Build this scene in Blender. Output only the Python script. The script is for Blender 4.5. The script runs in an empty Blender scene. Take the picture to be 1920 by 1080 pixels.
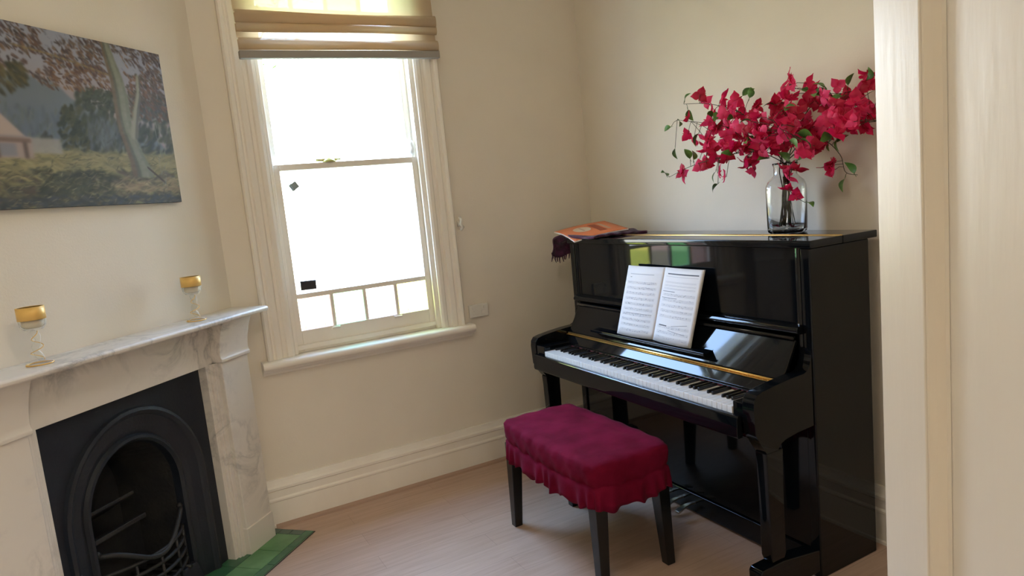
import bpy, bmesh, math, random
import numpy as np
from mathutils import Vector, Matrix

S = bpy.context.scene
COL = S.collection
PI = math.pi

# ------------------------------------------------------------------ camera
F_PX = 1271.9
YAW, PITCH, ROLL = 0.4871, -0.1312, -0.0968
CAM = Vector((-2.408, -3.432, 1.495))
fw = Vector((math.sin(YAW)*math.cos(PITCH), math.cos(YAW)*math.cos(PITCH), math.sin(PITCH)))
r0 = Vector((math.cos(YAW), -math.sin(YAW), 0)); u0 = r0.cross(fw)
rt = r0*math.cos(ROLL) + u0*math.sin(ROLL)
up = -r0*math.sin(ROLL) + u0*math.cos(ROLL)
cd = bpy.data.cameras.new('camera'); cam = bpy.data.objects.new('camera', cd); COL.objects.link(cam)
M = Matrix((rt, up, -fw)).transposed().to_4x4(); M.translation = CAM
cam.matrix_world = M
cd.sensor_width = 36; cd.lens = F_PX/1920*36; cd.clip_start = .02; cd.clip_end = 200
S.camera = cam

def at(px, py, x):
    """point on the vertical plane X=x seen at a photo pixel (used to measure the bouquet)"""
    d = fw + rt*((px-960)/F_PX) - up*((py-540)/F_PX)
    return CAM + d*((x-CAM.x)/d.x)

# ------------------------------------------------------------------ world, exposure
SKY = 1.0
W = bpy.data.worlds.new('world'); S.world = W; W.use_nodes = True
nt = W.node_tree; nt.nodes.clear()
wo = nt.nodes.new('ShaderNodeOutputWorld'); bg = nt.nodes.new('ShaderNodeBackground')
tc = nt.nodes.new('ShaderNodeTexCoord'); sp = nt.nodes.new('ShaderNodeSeparateXYZ')
rp = nt.nodes.new('ShaderNodeValToRGB'); mr = nt.nodes.new('ShaderNodeMapRange')
mr.inputs['From Min'].default_value = -.35; mr.inputs['From Max'].default_value = .9
nt.links.new(tc.outputs['Generated'], sp.inputs[0]); nt.links.new(sp.outputs['Z'], mr.inputs['Value'])
nt.links.new(mr.outputs[0], rp.inputs[0]); nt.links.new(rp.outputs[0], bg.inputs['Color'])
rp.color_ramp.elements[0].position = 0; rp.color_ramp.elements[0].color = (.34, .33, .27, 1)
rp.color_ramp.elements[1].position = 1; rp.color_ramp.elements[1].color = (.40, .75, 1.4, 1)
e = rp.color_ramp.elements.new(.27); e.color = (.62, .62, .58, 1)
e = rp.color_ramp.elements.new(.40); e.color = (.85, .92, .98, 1)
e = rp.color_ramp.elements.new(.52); e.color = (.72, 1.03, 1.62, 1)
bg.inputs['Strength'].default_value = 18.0*SKY
nt.links.new(bg.outputs[0], wo.inputs['Surface'])

sl = bpy.data.lights.new('sun', 'SUN'); sl.energy = 80; sl.color = (1, .94, .84); sl.angle = .01
so = bpy.data.objects.new('sun', sl); COL.objects.link(so); so.rotation_euler = (math.radians(48), 0, math.radians(12))

S.view_settings.view_transform = 'Standard'; S.view_settings.look = 'None'
S.view_settings.gamma = 1; S.view_settings.exposure = 0.22; S.view_settings.use_curve_mapping = False
S.cycles.use_denoising = True
S.cycles.max_bounces = 12; S.cycles.diffuse_bounces = 6; S.cycles.glossy_bounces = 5
S.cycles.transmission_bounces = 8; S.cycles.transparent_max_bounces = 16
S.cycles.sample_clamp_indirect = 8; S.cycles.caustics_reflective = False; S.cycles.caustics_refractive = False

# portal: only guides sky sampling to the window opening, emits nothing itself
pl = bpy.data.lights.new('window_portal', 'AREA'); pl.shape = 'RECTANGLE'; pl.size = .8; pl.size_y = 1.9
pl.cycles.is_portal = True
po = bpy.data.objects.new('window_portal', pl); COL.objects.link(po)
po.location = (-1.445, .24, 1.8); po.rotation_euler = (-PI/2, 0, 0)

# ------------------------------------------------------------------ helpers
def lin(c):
    return tuple(((v/255)/12.92 if v/255 <= .04045 else ((v/255+.055)/1.055)**2.4) for v in c)

def mat(name, rgb, rough=.5, metal=0, spec=None, coat=0, ior=None, sheen=0, trans=0, emis=None):
    m = bpy.data.materials.new(name); m.use_nodes = True
    b = m.node_tree.nodes['Principled BSDF']
    b.inputs['Base Color'].default_value = (*rgb, 1); b.inputs['Roughness'].default_value = rough
    b.inputs['Metallic'].default_value = metal
    if coat: b.inputs['Coat Weight'].default_value = coat; b.inputs['Coat Roughness'].default_value = .02
    if ior: b.inputs['IOR'].default_value = ior
    if sheen: b.inputs['Sheen Weight'].default_value = sheen; b.inputs['Sheen Roughness'].default_value = .4
    if trans: b.inputs['Transmission Weight'].default_value = trans
    if emis: b.inputs['Emission Color'].default_value = (*emis[0], 1); b.inputs['Emission Strength'].default_value = emis[1]
    return m

def nz(m, scale, c1, c2, detail=4, stretch=(1, 1, 1), bump=0, dist=0, pos=(.35, .65), bscale=None, rough=None, coords='Object'):
    """procedural two colour noise and bump on a material"""
    t = m.node_tree; b = t.nodes['Principled BSDF']
    tc = t.nodes.new('ShaderNodeTexCoord'); mp = t.nodes.new('ShaderNodeMapping'); mp.inputs['Scale'].default_value = stretch
    n = t.nodes.new('ShaderNodeTexNoise'); n.inputs['Scale'].default_value = scale; n.inputs['Detail'].default_value = detail
    n.inputs['Distortion'].default_value = dist
    r = t.nodes.new('ShaderNodeValToRGB'); r.color_ramp.elements[0].color = (*c1, 1); r.color_ramp.elements[1].color = (*c2, 1)
    r.color_ramp.elements[0].position = pos[0]; r.color_ramp.elements[1].position = pos[1]
    t.links.new(tc.outputs[coords], mp.inputs[0]); t.links.new(mp.outputs[0], n.inputs['Vector'])
    t.links.new(n.outputs['Fac'], r.inputs[0]); t.links.new(r.outputs[0], b.inputs['Base Color'])
    if bump:
        n2 = t.nodes.new('ShaderNodeTexNoise'); n2.inputs['Scale'].default_value = bscale or scale*4; n2.inputs['Detail'].default_value = 3
        t.links.new(mp.outputs[0], n2.inputs['Vector'])
        bp = t.nodes.new('ShaderNodeBump'); bp.inputs['Strength'].default_value = bump; bp.inputs['Distance'].default_value = .004
        t.links.new(n2.outputs['Fac'], bp.inputs['Height']); t.links.new(bp.outputs[0], b.inputs['Normal'])
    return m

def obj(name, bm, m, parent=None, smooth=False, loc=None, bevel=0, seg=2, mats=None, autosmooth=None):
    me = bpy.data.meshes.new(name)
    bmesh.ops.recalc_face_normals(bm, faces=bm.faces)
    if smooth:
        for f in bm.faces: f.smooth = True
    bm.to_mesh(me); bm.free()
    o = bpy.data.objects.new(name, me); COL.objects.link(o)
    if mats:
        for x in mats: me.materials.append(x)
    else: me.materials.append(m)
    if parent: o.parent = parent
    if loc: o.location = loc
    if bevel:
        md = o.modifiers.new('bevel', 'BEVEL'); md.width = bevel; md.segments = seg; md.limit_method = 'ANGLE'; md.angle_limit = math.radians(35)
        md.harden_normals = False
        for p in me.polygons: p.use_smooth = True
        wn = o.modifiers.new('wn', 'WEIGHTED_NORMAL'); wn.keep_sharp = True
    return o

def empty(name, loc=(0, 0, 0), rz=0):
    o = bpy.data.objects.new(name, None); COL.objects.link(o); o.location = loc; o.rotation_euler = (0, 0, rz)
    o.empty_display_size = .1
    return o

def tag(o, label=None, cat=None, group=None, kind=None):
    if label: o['label'] = label
    if cat: o['category'] = cat
    if group: o['group'] = group
    if kind: o['kind'] = kind
    return o

def bx(bm, x0, x1, y0, y1, z0, z1, mi=0):
    x0, x1 = sorted((x0, x1)); y0, y1 = sorted((y0, y1)); z0, z1 = sorted((z0, z1))
    v = [bm.verts.new(p) for p in ((x0,y0,z0),(x1,y0,z0),(x1,y1,z0),(x0,y1,z0),(x0,y0,z1),(x1,y0,z1),(x1,y1,z1),(x0,y1,z1))]
    for q in ((0,3,2,1),(4,5,6,7),(0,1,5,4),(1,2,6,5),(2,3,7,6),(3,0,4,7)):
        f = bm.faces.new([v[i] for i in q]); f.material_index = mi
    return v

def B(*a):
    bm = bmesh.new(); bx(bm, *a); return bm

def prism(bm, prof, f0, f1, mi=0):
    """prof: list of 2D points; f0,f1 map a 2D point to 3D at both ends"""
    a = [bm.verts.new(f0(*p)) for p in prof]; b = [bm.verts.new(f1(*p)) for p in prof]
    n = len(prof)
    bm.faces.new(a).material_index = mi; bm.faces.new(b[::-1]).material_index = mi
    for i in range(n):
        f = bm.faces.new((a[i], b[i], b[(i+1) % n], a[(i+1) % n])); f.material_index = mi

def PX(bm, prof, x0, x1): prism(bm, prof, lambda y, z: (x0, y, z), lambda y, z: (x1, y, z))
def PY(bm, prof, y0, y1): prism(bm, prof, lambda x, z: (x, y0, z), lambda x, z: (x, y1, z))
def PZ(bm, prof, z0, z1): prism(bm, prof, lambda x, y: (x, y, z0), lambda x, y: (x, y, z1))

def tube(bm, pts, r, n=8, cap=True, mi=0):
    pts = [Vector(p) for p in pts]; rings = []
    prev = None
    for i, p in enumerate(pts):
        t = (pts[min(i+1, len(pts)-1)] - pts[max(i-1, 0)]).normalized()
        if prev is None:
            a = Vector((0, 0, 1)) if abs(t.z) < .9 else Vector((1, 0, 0))
            nrm = t.cross(a).normalized()
        else:
            nrm = (prev - t*prev.dot(t)).normalized()
        prev = nrm; bn = t.cross(nrm)
        rr = r[i] if isinstance(r, (list, tuple)) else r
        rings.append([bm.verts.new(p + (nrm*math.cos(2*PI*k/n) + bn*math.sin(2*PI*k/n))*rr) for k in range(n)])
    for a, b in zip(rings, rings[1:]):
        for k in range(n):
            f = bm.faces.new((a[k], a[(k+1) % n], b[(k+1) % n], b[k])); f.smooth = True; f.material_index = mi
    if cap: bm.faces.new(rings[0][::-1]); bm.faces.new(rings[-1])

def lathe(bm, prof, n=40, c=(0, 0, 0), close=False, sq=0, mi=0):
    rings = []
    for r, z in prof:
        ring = []
        for k in range(n):
            a = 2*PI*k/n; rr = r
            if sq:
                rr = r*(1 + sq*(1/max(abs(math.cos(a)), abs(math.sin(a))) - 1))
            ring.append(bm.verts.new((c[0]+max(rr, 1e-5)*math.cos(a), c[1]+max(rr, 1e-5)*math.sin(a), c[2]+z)))
        rings.append(ring)
    prs = list(zip(rings, rings[1:]))
    if close: prs.append((rings[-1], rings[0]))
    for a, b in prs:
        for k in range(n):
            f = bm.faces.new((a[k], a[(k+1) % n], b[(k+1) % n], b[k])); f.smooth = True; f.material_index = mi

def grid(bm, f, nu, nv, mi=0, smooth=True):
    vs = [[bm.verts.new(f(i/nu, j/nv)) for i in range(nu+1)] for j in range(nv+1)]
    for j in range(nv):
        for i in range(nu):
            q = bm.faces.new((vs[j][i], vs[j][i+1], vs[j+1][i+1], vs[j+1][i])); q.material_index = mi; q.smooth = smooth
    return vs

# ------------------------------------------------------------------ materials
M_wall = nz(mat('wall_paint', (.78, .72, .62), .55), 3, (.76, .70, .595), (.79, .73, .625), bump=.12, bscale=120)
M_trim = nz(mat('trim_gloss_paint', (.86, .82, .74), .42), 5, (.84, .79, .70), (.88, .84, .76), stretch=(1, 1, .3), bump=.06, bscale=40)
M_door = nz(mat('door_gloss_paint', (.71, .68, .62), .32), 4, (.69, .66, .60), (.72, .69, .63), stretch=(1, 1, .15), bump=.10, bscale=60)
M_ceil = mat('ceiling_paint', (.78, .76, .70), .7)
M_black = mat('piano_lacquer', (.003, .004, .005), .06, ior=1.40); M_black.node_tree.nodes['Principled BSDF'].inputs['Roughness'].default_value = .045
M_blackleg = mat('stool_lacquer', (.006, .007, .008), .2)
M_ivory = mat('white_key', (.80, .78, .76), .25)
M_ebony = mat('black_key', (.01, .01, .01), .22)
M_gold = mat('brass', (.72, .50, .20), .28, 1)
M_chrome = mat('pedal_brass', (.45, .41, .34), .32, 1)
M_felt = mat('dark_felt', (.02, .012, .012), .95)
M_iron = nz(mat('cast_iron', (.010, .014, .022), .5), 8, (.007, .010, .017), (.011, .015, .023), bump=.25, bscale=90)
M_soot = nz(mat('sooty_iron', (.013, .013, .014), .6), 10, (.008, .009, .011), (.020, .019, .018), bump=.5, bscale=60)
M_velvet = nz(mat('burgundy_velvet', (.16, .006, .03), .85, sheen=.02), 9, (.125, .003, .018), (.175, .006, .030), bump=.2, bscale=60)
M_cloth = nz(mat('plum_knit', (.06, .012, .04), .95, sheen=.3), 30, (.03, .008, .025), (.09, .02, .06), bump=.8, bscale=160)
M_page = mat('page_paper', (.70, .68, .68), .6)
M_ink = mat('printed_ink', (.28, .28, .32), .7)
M_ink2 = mat('heavy_ink', (.10, .10, .12), .7)
M_orange = nz(mat('orange_cover', (.72, .20, .07), .35), 6, (.66, .17, .055), (.76, .23, .09))
M_orange2 = mat('dark_orange_print', (.36, .075, .03), .4)
M_cream = mat('cream_print', (.70, .55, .38), .5)
M_plastic = mat('white_plastic', (.74, .72, .66), .35)
M_gap = mat('hearth_gap_dark', (.03, .035, .035), .6)
M_blindbar = mat('blind_bar', (.31, .285, .255), .6)
M_leaf = nz(mat('silk_leaf', (.07, .18, .03), .45), 30, (.035, .10, .018), (.11, .26, .045))
M_stem = mat('brown_stem', (.05, .045, .025), .7)
M_stemg = mat('green_stem', (.10, .16, .06), .6)
M_hall = mat('hall_paint', (.6, .55, .45), .7)

def veined(name):
    m = mat(name, (.6, .57, .52), .28); t = m.node_tree; b = t.nodes['Principled BSDF']
    tc = t.nodes.new('ShaderNodeTexCoord')
    n = t.nodes.new('ShaderNodeTexNoise'); n.inputs['Scale'].default_value = 4.5; n.inputs['Detail'].default_value = 10; n.inputs['Distortion'].default_value = .55
    n.inputs['Roughness'].default_value = .62
    r = t.nodes.new('ShaderNodeValToRGB'); el = r.color_ramp.elements
    el[0].position = .36; el[0].color = (.66, .62, .56, 1); el[1].position = .66; el[1].color = (.58, .54, .485, 1)
    for p, c in ((.44, (.76, .72, .66, 1)), (.485, (.56, .53, .49, 1)), (.50, (.42, .41, .39, 1)), (.515, (.58, .55, .50, 1)), (.57, (.73, .69, .63, 1))):
        e = el.new(p); e.color = c
    n2 = t.nodes.new('ShaderNodeTexNoise'); n2.inputs['Scale'].default_value = 2.2; n2.inputs['Detail'].default_value = 5
    r2 = t.nodes.new('ShaderNodeValToRGB'); r2.color_ramp.elements[0].position = .42; r2.color_ramp.elements[1].position = .62
    mx = t.nodes.new('ShaderNodeMix'); mx.data_type = 'RGBA'
    mx.inputs[6].default_value = (.72, .68, .62, 1)
    t.links.new(tc.outputs['Object'], n.inputs[0]); t.links.new(tc.outputs['Object'], n2.inputs[0])
    t.links.new(n.outputs['Fac'], r.inputs[0]); t.links.new(n2.outputs['Fac'], r2.inputs[0])
    t.links.new(r2.outputs[0], mx.inputs[0]); t.links.new(r.outputs[0], mx.inputs[7]); t.links.new(mx.outputs[2], b.inputs['Base Color'])
    return m
M_velvet.node_tree.nodes['Principled BSDF'].inputs['Specular IOR Level'].default_value = .06
M_marble = veined('veined_marble')

def floor_mat():
    m = mat('laminate_floor', (.4, .3, .25), .42); t = m.node_tree; b = t.nodes['Principled BSDF']
    tc = t.nodes.new('ShaderNodeTexCoord')
    br = t.nodes.new('ShaderNodeTexBrick'); br.inputs['Scale'].default_value = 1; br.inputs['Brick Width'].default_value = 1.25
    br.inputs['Row Height'].default_value = .125; br.inputs['Mortar Size'].default_value = .0012; br.offset = .37
    br.inputs['Color1'].default_value = (.56, .40, .31, 1); br.inputs['Color2'].default_value = (.48, .33, .25, 1); br.inputs['Mortar'].default_value = (.26, .18, .13, 1)
    mp = t.nodes.new('ShaderNodeMapping'); mp.inputs['Scale'].default_value = (1.2, 14, 1)
    n = t.nodes.new('ShaderNodeTexNoise'); n.inputs['Scale'].default_value = 3; n.inputs['Detail'].default_value = 5; n.inputs['Distortion'].default_value = .8
    r = t.nodes.new('ShaderNodeValToRGB'); r.color_ramp.elements[0].color = (.44, .30, .22, 1); r.color_ramp.elements[1].color = (.60, .44, .35, 1)
    r.color_ramp.elements[0].position = .3; r.color_ramp.elements[1].position = .7
    mx = t.nodes.new('ShaderNodeMix'); mx.data_type = 'RGBA'; mx.inputs[0].default_value = .55
    t.links.new(tc.outputs['Object'], br.inputs['Vector']); t.links.new(tc.outputs['Object'], mp.inputs[0]); t.links.new(mp.outputs[0], n.inputs['Vector'])
    t.links.new(n.outputs['Fac'], r.inputs[0]); t.links.new(br.outputs['Color'], mx.inputs[6]); t.links.new(r.outputs[0], mx.inputs[7])
    t.links.new(mx.outputs[2], b.inputs['Base Color'])
    return m
M_floor = floor_mat()

def glass_pane(name, col, refl=1.0, obscure=0):
    m = bpy.data.materials.new(name); m.use_nodes = True; t = m.node_tree; t.nodes.clear()
    o = t.nodes.new('ShaderNodeOutputMaterial'); tr = t.nodes.new('ShaderNodeBsdfTransparent'); g = t.nodes.new('ShaderNodeBsdfGlossy')
    tr.inputs[0].default_value = (*[v**.5 for v in col], 1)   # two faces; g.inputs['Roughness'].default_value = .02
    fr = t.nodes.new('ShaderNodeFresnel'); fr.inputs[0].default_value = 1.45; mx = t.nodes.new('ShaderNodeMixShader')
    ge = t.nodes.new('ShaderNodeNewGeometry'); sb = t.nodes.new('ShaderNodeMath'); sb.operation = 'SUBTRACT'; sb.inputs[0].default_value = 1
    ml = t.nodes.new('ShaderNodeMath'); ml.operation = 'MULTIPLY'      # only the outer face mirrors, so nothing is trapped inside the pane
    t.links.new(ge.outputs['Backfacing'], sb.inputs[1]); t.links.new(sb.outputs[0], ml.inputs[0]); t.links.new(fr.outputs[0], ml.inputs[1])
    t.links.new(ml.outputs[0], mx.inputs[0]); t.links.new(tr.outputs[0], mx.inputs[1]); t.links.new(g.outputs[0], mx.inputs[2])
    t.links.new(mx.outputs[0], o.inputs[0])
    return m
M_pane = glass_pane('clear_pane', (.93, .95, .94))
M_glass = mat('clear_glass', (.97, .98, .98), .0, trans=1, ior=1.45)
M_glassthin = glass_pane('thin_glass', (.93, .94, .93))

def sheer(name, c, tr_col, transp):
    m = bpy.data.materials.new(name); m.use_nodes = True; t = m.node_tree; t.nodes.clear()
    o = t.nodes.new('ShaderNodeOutputMaterial'); d = t.nodes.new('ShaderNodeBsdfDiffuse'); tl = t.nodes.new('ShaderNodeBsdfTranslucent'); tp = t.nodes.new('ShaderNodeBsdfTransparent')
    d.inputs[0].default_value = (*c, 1); tl.inputs[0].default_value = (*tr_col, 1)
    a = t.nodes.new('ShaderNodeMixShader'); a.inputs[0].default_value = .45; b2 = t.nodes.new('ShaderNodeMixShader'); b2.inputs[0].default_value = transp
    tcn = t.nodes.new('ShaderNodeTexCoord'); mp = t.nodes.new('ShaderNodeMapping'); mp.inputs['Scale'].default_value = (60, 60, 400)
    t.links.new(d.outputs[0], a.inputs[1]); t.links.new(tl.outputs[0], a.inputs[2]); t.links.new(a.outputs[0], b2.inputs[1]); t.links.new(tp.outputs[0], b2.inputs[2])
    t.links.new(b2.outputs[0], o.inputs[0])
    return m
M_blind = sheer('sheer_blind_fabric', (.64, .52, .38), (.56, .43, .27), .028)

def petal_mat(name, c1, c2):
    m = nz(mat(name, c1, .55), 18, c1, c2); t = m.node_tree
    b = t.nodes['Principled BSDF']; o = t.nodes['Material Output']
    tl = t.nodes.new('ShaderNodeBsdfTranslucent'); tl.inputs[0].default_value = (*c2, 1)
    mx = t.nodes.new('ShaderNodeMixShader'); mx.inputs[0].default_value = .3
    t.links.new(b.outputs[0], mx.inputs[1]); t.links.new(tl.outputs[0], mx.inputs[2]); t.links.new(mx.outputs[0], o.inputs['Surface'])
    return m
M_petal = [petal_mat('magenta_bract', (.62, .006, .075), (.80, .014, .13)), petal_mat('red_bract', (.40, .003, .03), (.56, .006, .06)),
           petal_mat('pink_bract', (.80, .03, .16), (.92, .08, .25))]

# ------------------------------------------------------------------ room shell
XF = -2.0921            # where the diagonal fireplace wall meets the window wall
WX0, WX1, WZ0, WZ1 = -1.845, -1.045, .84, 2.78    # window opening
H = 3.05; XL = -3.15; YF = -3.65
def struct(name, bm, m, **k):
    o = obj(name, bm, m, **k); o['kind'] = 'structure'; return o
bm = B(XL-.25, .25, YF-1.9, .25, -.06, 0); struct('floor', bm, M_floor)
bm = B(XL-.1, .1, YF, .25, H, H+.06); struct('ceiling', bm, M_ceil)
bm = bmesh.new()
bx(bm, XL-.1, WX0, 0, .25, 0, H); bx(bm, WX1, .1, 0, .25, 0, H); bx(bm, WX0, WX1, 0, .25, 0, WZ0-.03); bx(bm, WX0, WX1, 0, .25, WZ1, H)
struct('wall_back', bm, M_wall)
struct('wall_right', B(0, .1, YF, 0, 0, H), M_wall)
struct('wall_left', B(XL-.1, XL, YF, 0, 0, H), M_wall)
DX0, DX1, DZ = -2.90, -2.075, 2.06
bm = bmesh.new()
bx(bm, XL-.1, DX0, YF-.12, YF, 0, H); bx(bm, DX1, .1, YF-.12, YF, 0, H); bx(bm, DX0, DX1, YF-.12, YF, DZ, H)
struct('wall_front', bm, M_wall)
# hallway behind the doorway
struct('wall_hall_left', B(XL-.25, XL-.1, YF-1.9, YF-.12, 0, 2.8), M_hall)
struct('wall_hall_right', B(-1.2, -1.1, YF-1.9, YF-.12, 0, 2.8), M_hall)
struct('wall_hall_end', B(XL-.25, -1.1, YF-2.0, YF-1.9, 0, 2.8), M_hall)
bm = B(XL-.25, -1.1, YF-2.0, YF-.12, 2.8, 2.86); struct('ceiling_hall', bm, M_ceil)

# diagonal chimney wall, local axes: x along wall away from the window corner, y into the room
FR = 5*PI/4
def fl(s, o, z=0): return Vector((XF - .70711*s + .70711*o, -.70711*s - .70711*o, z))
SL = (XF-XL)/.70711     # meets the left wall
bm = bmesh.new()
PZ(bm, [(0, 0), (.30, 0), (.30, -.30), (-.30, -.30)], 0, H)
PZ(bm, [(1.06, 0), (SL, 0), (SL+.3, -.3), (1.06, -.3)], 0, H)
bx(bm, .30, 1.06, -.3, 0, .93, H)
wd = struct('wall_corner', bm, M_wall); wd.location = (XF, 0, 0); wd.rotation_euler = (0, 0, FR)

# baseboards, moulded profile (distance from wall, height)
BBP = [(0, 0), (.028, 0), (.028, .012), (.022, .016), (.022, .125), (.026, .130), (.026, .138), (.019, .146), (.019, .180), (.027, .186),
       (.027, .198), (.019, .206), (.014, .222), (.012, .235), (0, .235)]
bm = bmesh.new(); PX(bm, [(-a, b) for a, b in BBP], XF+.0, -.0)
struct('baseboard_back', bm, M_trim)
bm = bmesh.new(); PY(bm, [(-a, b) for a, b in BBP], YF, -.028)
struct('baseboard_right', bm, M_trim)
bm = bmesh.new(); PY(bm, [(XL+a, b) for a, b in BBP], YF, -(SL*.70711)-.05)
struct('baseboard_left', bm, M_trim)
# thin floor beading under the window wall baseboard
bm = bmesh.new(); PX(bm, [(-.028, 0), (-.046, 0), (-.044, .010), (-.028, .018)], XF+.05, -.03)
struct('trim_1', bm, mat('bead_wood', (.42, .29, .22), .4))

# ------------------------------------------------------------------ window
win = empty('window_1', (-1.445, 0, .83)); win['kind'] = 'structure'
wl = lambda o: setattr(o, 'matrix_parent_inverse', Matrix.Translation((1.445, 0, -.83)))
def wpart(name, bm, m, parent=None, **k):
    o = obj(name, bm, m, parent=parent or win, **k)
    if parent is None: wl(o)
    return o
AR = [(0, 0), (0, .020), (.012, .026), (.030, .026), (.038, .018), (.052, .018), (.060, .030), (.084, .034), (.092, .026), (.100, .026), (.108, .040), (.122, .044), (.130, .036), (.130, 0)]
Z0 = .83
bm = bmesh.new(); prism(bm, AR, lambda a, b: (WX0+.005-a, -b, Z0), lambda a, b: (WX0+.005-a, -b, WZ1-.01+a)); wpart('architrave', bm, M_trim)
bm = bmesh.new(); prism(bm, AR, lambda a, b: (WX1-.005+a, -b, Z0), lambda a, b: (WX1-.005+a, -b, WZ1-.01+a)); wpart('architrave', bm, M_trim)
bm = bmesh.new(); prism(bm, AR, lambda a, b: (WX0+.005-a, -b, WZ1-.01+a), lambda a, b: (WX1-.005+a, -b, WZ1-.01+a)); wpart('architrave', bm, M_trim)
# sill board with rounded nose and moulding below
nose = [(.15, .0), (-.062, .0)] + [(-.062-.020*math.sin(t), -.020+.020*math.cos(t)) for t in [PI*k/10 for k in range(1, 10)]] + [(-.062, -.040), (-.05, -.042), (-.045, -.052), (-.028, -.060), (-.022, -.072), (0, -.074), (0, -.035), (.15, -.035)]
bm = bmesh.new(); PX(bm, [(a, b+Z0) for a, b in nose], -2.0, -.878)
# part behind wall face only inside the opening: clip the back part
bm.free(); bm = bmesh.new()
n2 = [(a if a < 0 else 0, b) for a, b in nose if not (a == .15)] 
PX(bm, [(0, Z0)] + [(a, b+Z0) for a, b in nose if a < .1 and not (a == 0 and b == -.035)], -2.0, -.878)
bx(bm, WX0, WX1, 0, .20, Z0-.035, Z0)
wpart('sill', bm, M_trim, bevel=.002)
# jamb lining + parting beads
for sx, x in ((1, WX0), (-1, WX1)):
    bm = bmesh.new(); bx(bm, x, x+sx*.012, 0, .25, Z0, WZ1); bx(bm, x+sx*.012, x+sx*.028, .0, .022, Z0, WZ1); bx(bm, x+sx*.012, x+sx*.024, .062, .072, Z0, WZ1); bx(bm, x+sx*.012, x+sx*.03, .115, .14, Z0, WZ1)
    wpart('jamb', bm, M_trim, bevel=.002)
bm = bmesh.new(); bx(bm, WX0, WX1, 0, .25, WZ1-.015, WZ1); wpart('head_lining', bm, M_trim)
# lower sash y .024-.060
L0, L1 = WX0+.014, WX1-.014
GL, GR = -1.783, -1.102
def sash(name, y0, y1, zb, zt, gzb, gzt, bars_h, bars_v):
    bm = bmesh.new()
    bx(bm, L0, GL, y0, y1, zb, zt); bx(bm, GR, L1, y0, y1, zb, zt)
    bx(bm, GL, GR, y0, y1, zb, gzb); bx(bm, GL, GR, y0, y1, gzt, zt)
    for z in bars_h: bx(bm, GL, GR, y0+.004, y1-.004, z-.012, z+.012)
    for x, a, b in bars_v: bx(bm, x-.009, x+.009, y0+.006, y1-.006, a, b)
    return wpart(name, bm, M_trim, bevel=.0025)
LB = 1.112; xs = [GL + (GR-GL)*k/4 for k in range(5)]
ls = sash('lower_sash', .026, .058, Z0+.001, 1.762, .940, 1.732, [LB], [(x, .94, LB) for x in xs[1:4]])
us = sash('upper_sash', .074, .106, 1.734, WZ1-.016, 1.764, WZ1-.07, [2.50], [(x, 2.50, WZ1-.07) for x in xs[1:4]])
# horizontal line in the bottom rail
bm = B(L0+.005, L1-.005, .014, .026, .845, .870); wpart('bottom_rail', bm, M_trim, bevel=.003)
def pane(x0, x1, y, z0, z1, m, nm='glass_pane', lab=None):
    o = wpart(nm, B(x0, x1, y-.0015, y+.0015, z0, z1), m)
    if lab: o['label'] = lab
pane(GL-.003, GR+.003, .042, LB+.006, 1.735, M_pane)
pane(GL-.003, GR+.003, .090, 1.760, 2.494, M_pane)
stain = [('dusty rose', (.40, .24, .21)), ('green', (.30, .62, .34)), ('pale pink', (.44, .34, .35)), ('yellow', (.92, .84, .24))]
for k, (nm, c) in enumerate(stain):
    pane(xs[k]+.005, xs[k+1]-.005, .042, .936, LB-.006, glass_pane('stained_'+nm.replace(' ', '_'), c), 'stained_pane', nm+' stained glass pane')
stain2 = [('lime', (.74, .92, .42)), ('rose', (.95, .50, .50)), ('amber', (.98, .62, .32)), ('mint', (.60, .92, .62))]
for k, (nm, c) in enumerate(stain2):
    pane(xs[k]+.005, xs[k+1]-.005, .090, 2.506, WZ1-.065, glass_pane('stained_top_'+nm.replace(' ', '_'), c), 'stained_pane', nm+' stained glass pane')
# sash lifts, lock, latch, cord cleat
for x in (-1.612, -1.278):
    bm = bmesh.new(); bx(bm, x-.022, x+.022, .020, .026, .922, .936); bx(bm, x-.020, x+.020, .010, .026, .930, .934)
    o = wpart('sash_lift', bm, M_trim, bevel=.0015)
M_lock = mat('aged_brass', (.62, .60, .22), .35, .6)
bm = bmesh.new(); lathe(bm, [(0, 0), (.034, 0), (.032, .008), (.020, .016), (.014, .028), (0, .030)], 20, (-1.535, .045, 1.762))
bx(bm, -1.60, -1.53, .038, .052, 1.768, 1.780); lathe(bm, [(0, 0), (.007, .002), (.008, .010), (0, .016)], 12, (-1.500, .045, 1.766))
bx(bm, -1.53, -1.475, .038, .052, 1.770, 1.778)
o = wpart('sash_lock', bm, M_lock, smooth=True); o['label'] = 'brass sash lock on the meeting rail'
bm = bmesh.new(); tube(bm, [(-1.085, .060, 1.775), (-1.090, .045, 1.79), (-1.083, .040, 1.81), (-1.088, .045, 1.83), (-1.082, .055, 1.85)], [.010, .013, .010, .013, .008], 10)
wpart('sash_stop', bm, M_plastic, smooth=True)

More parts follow.
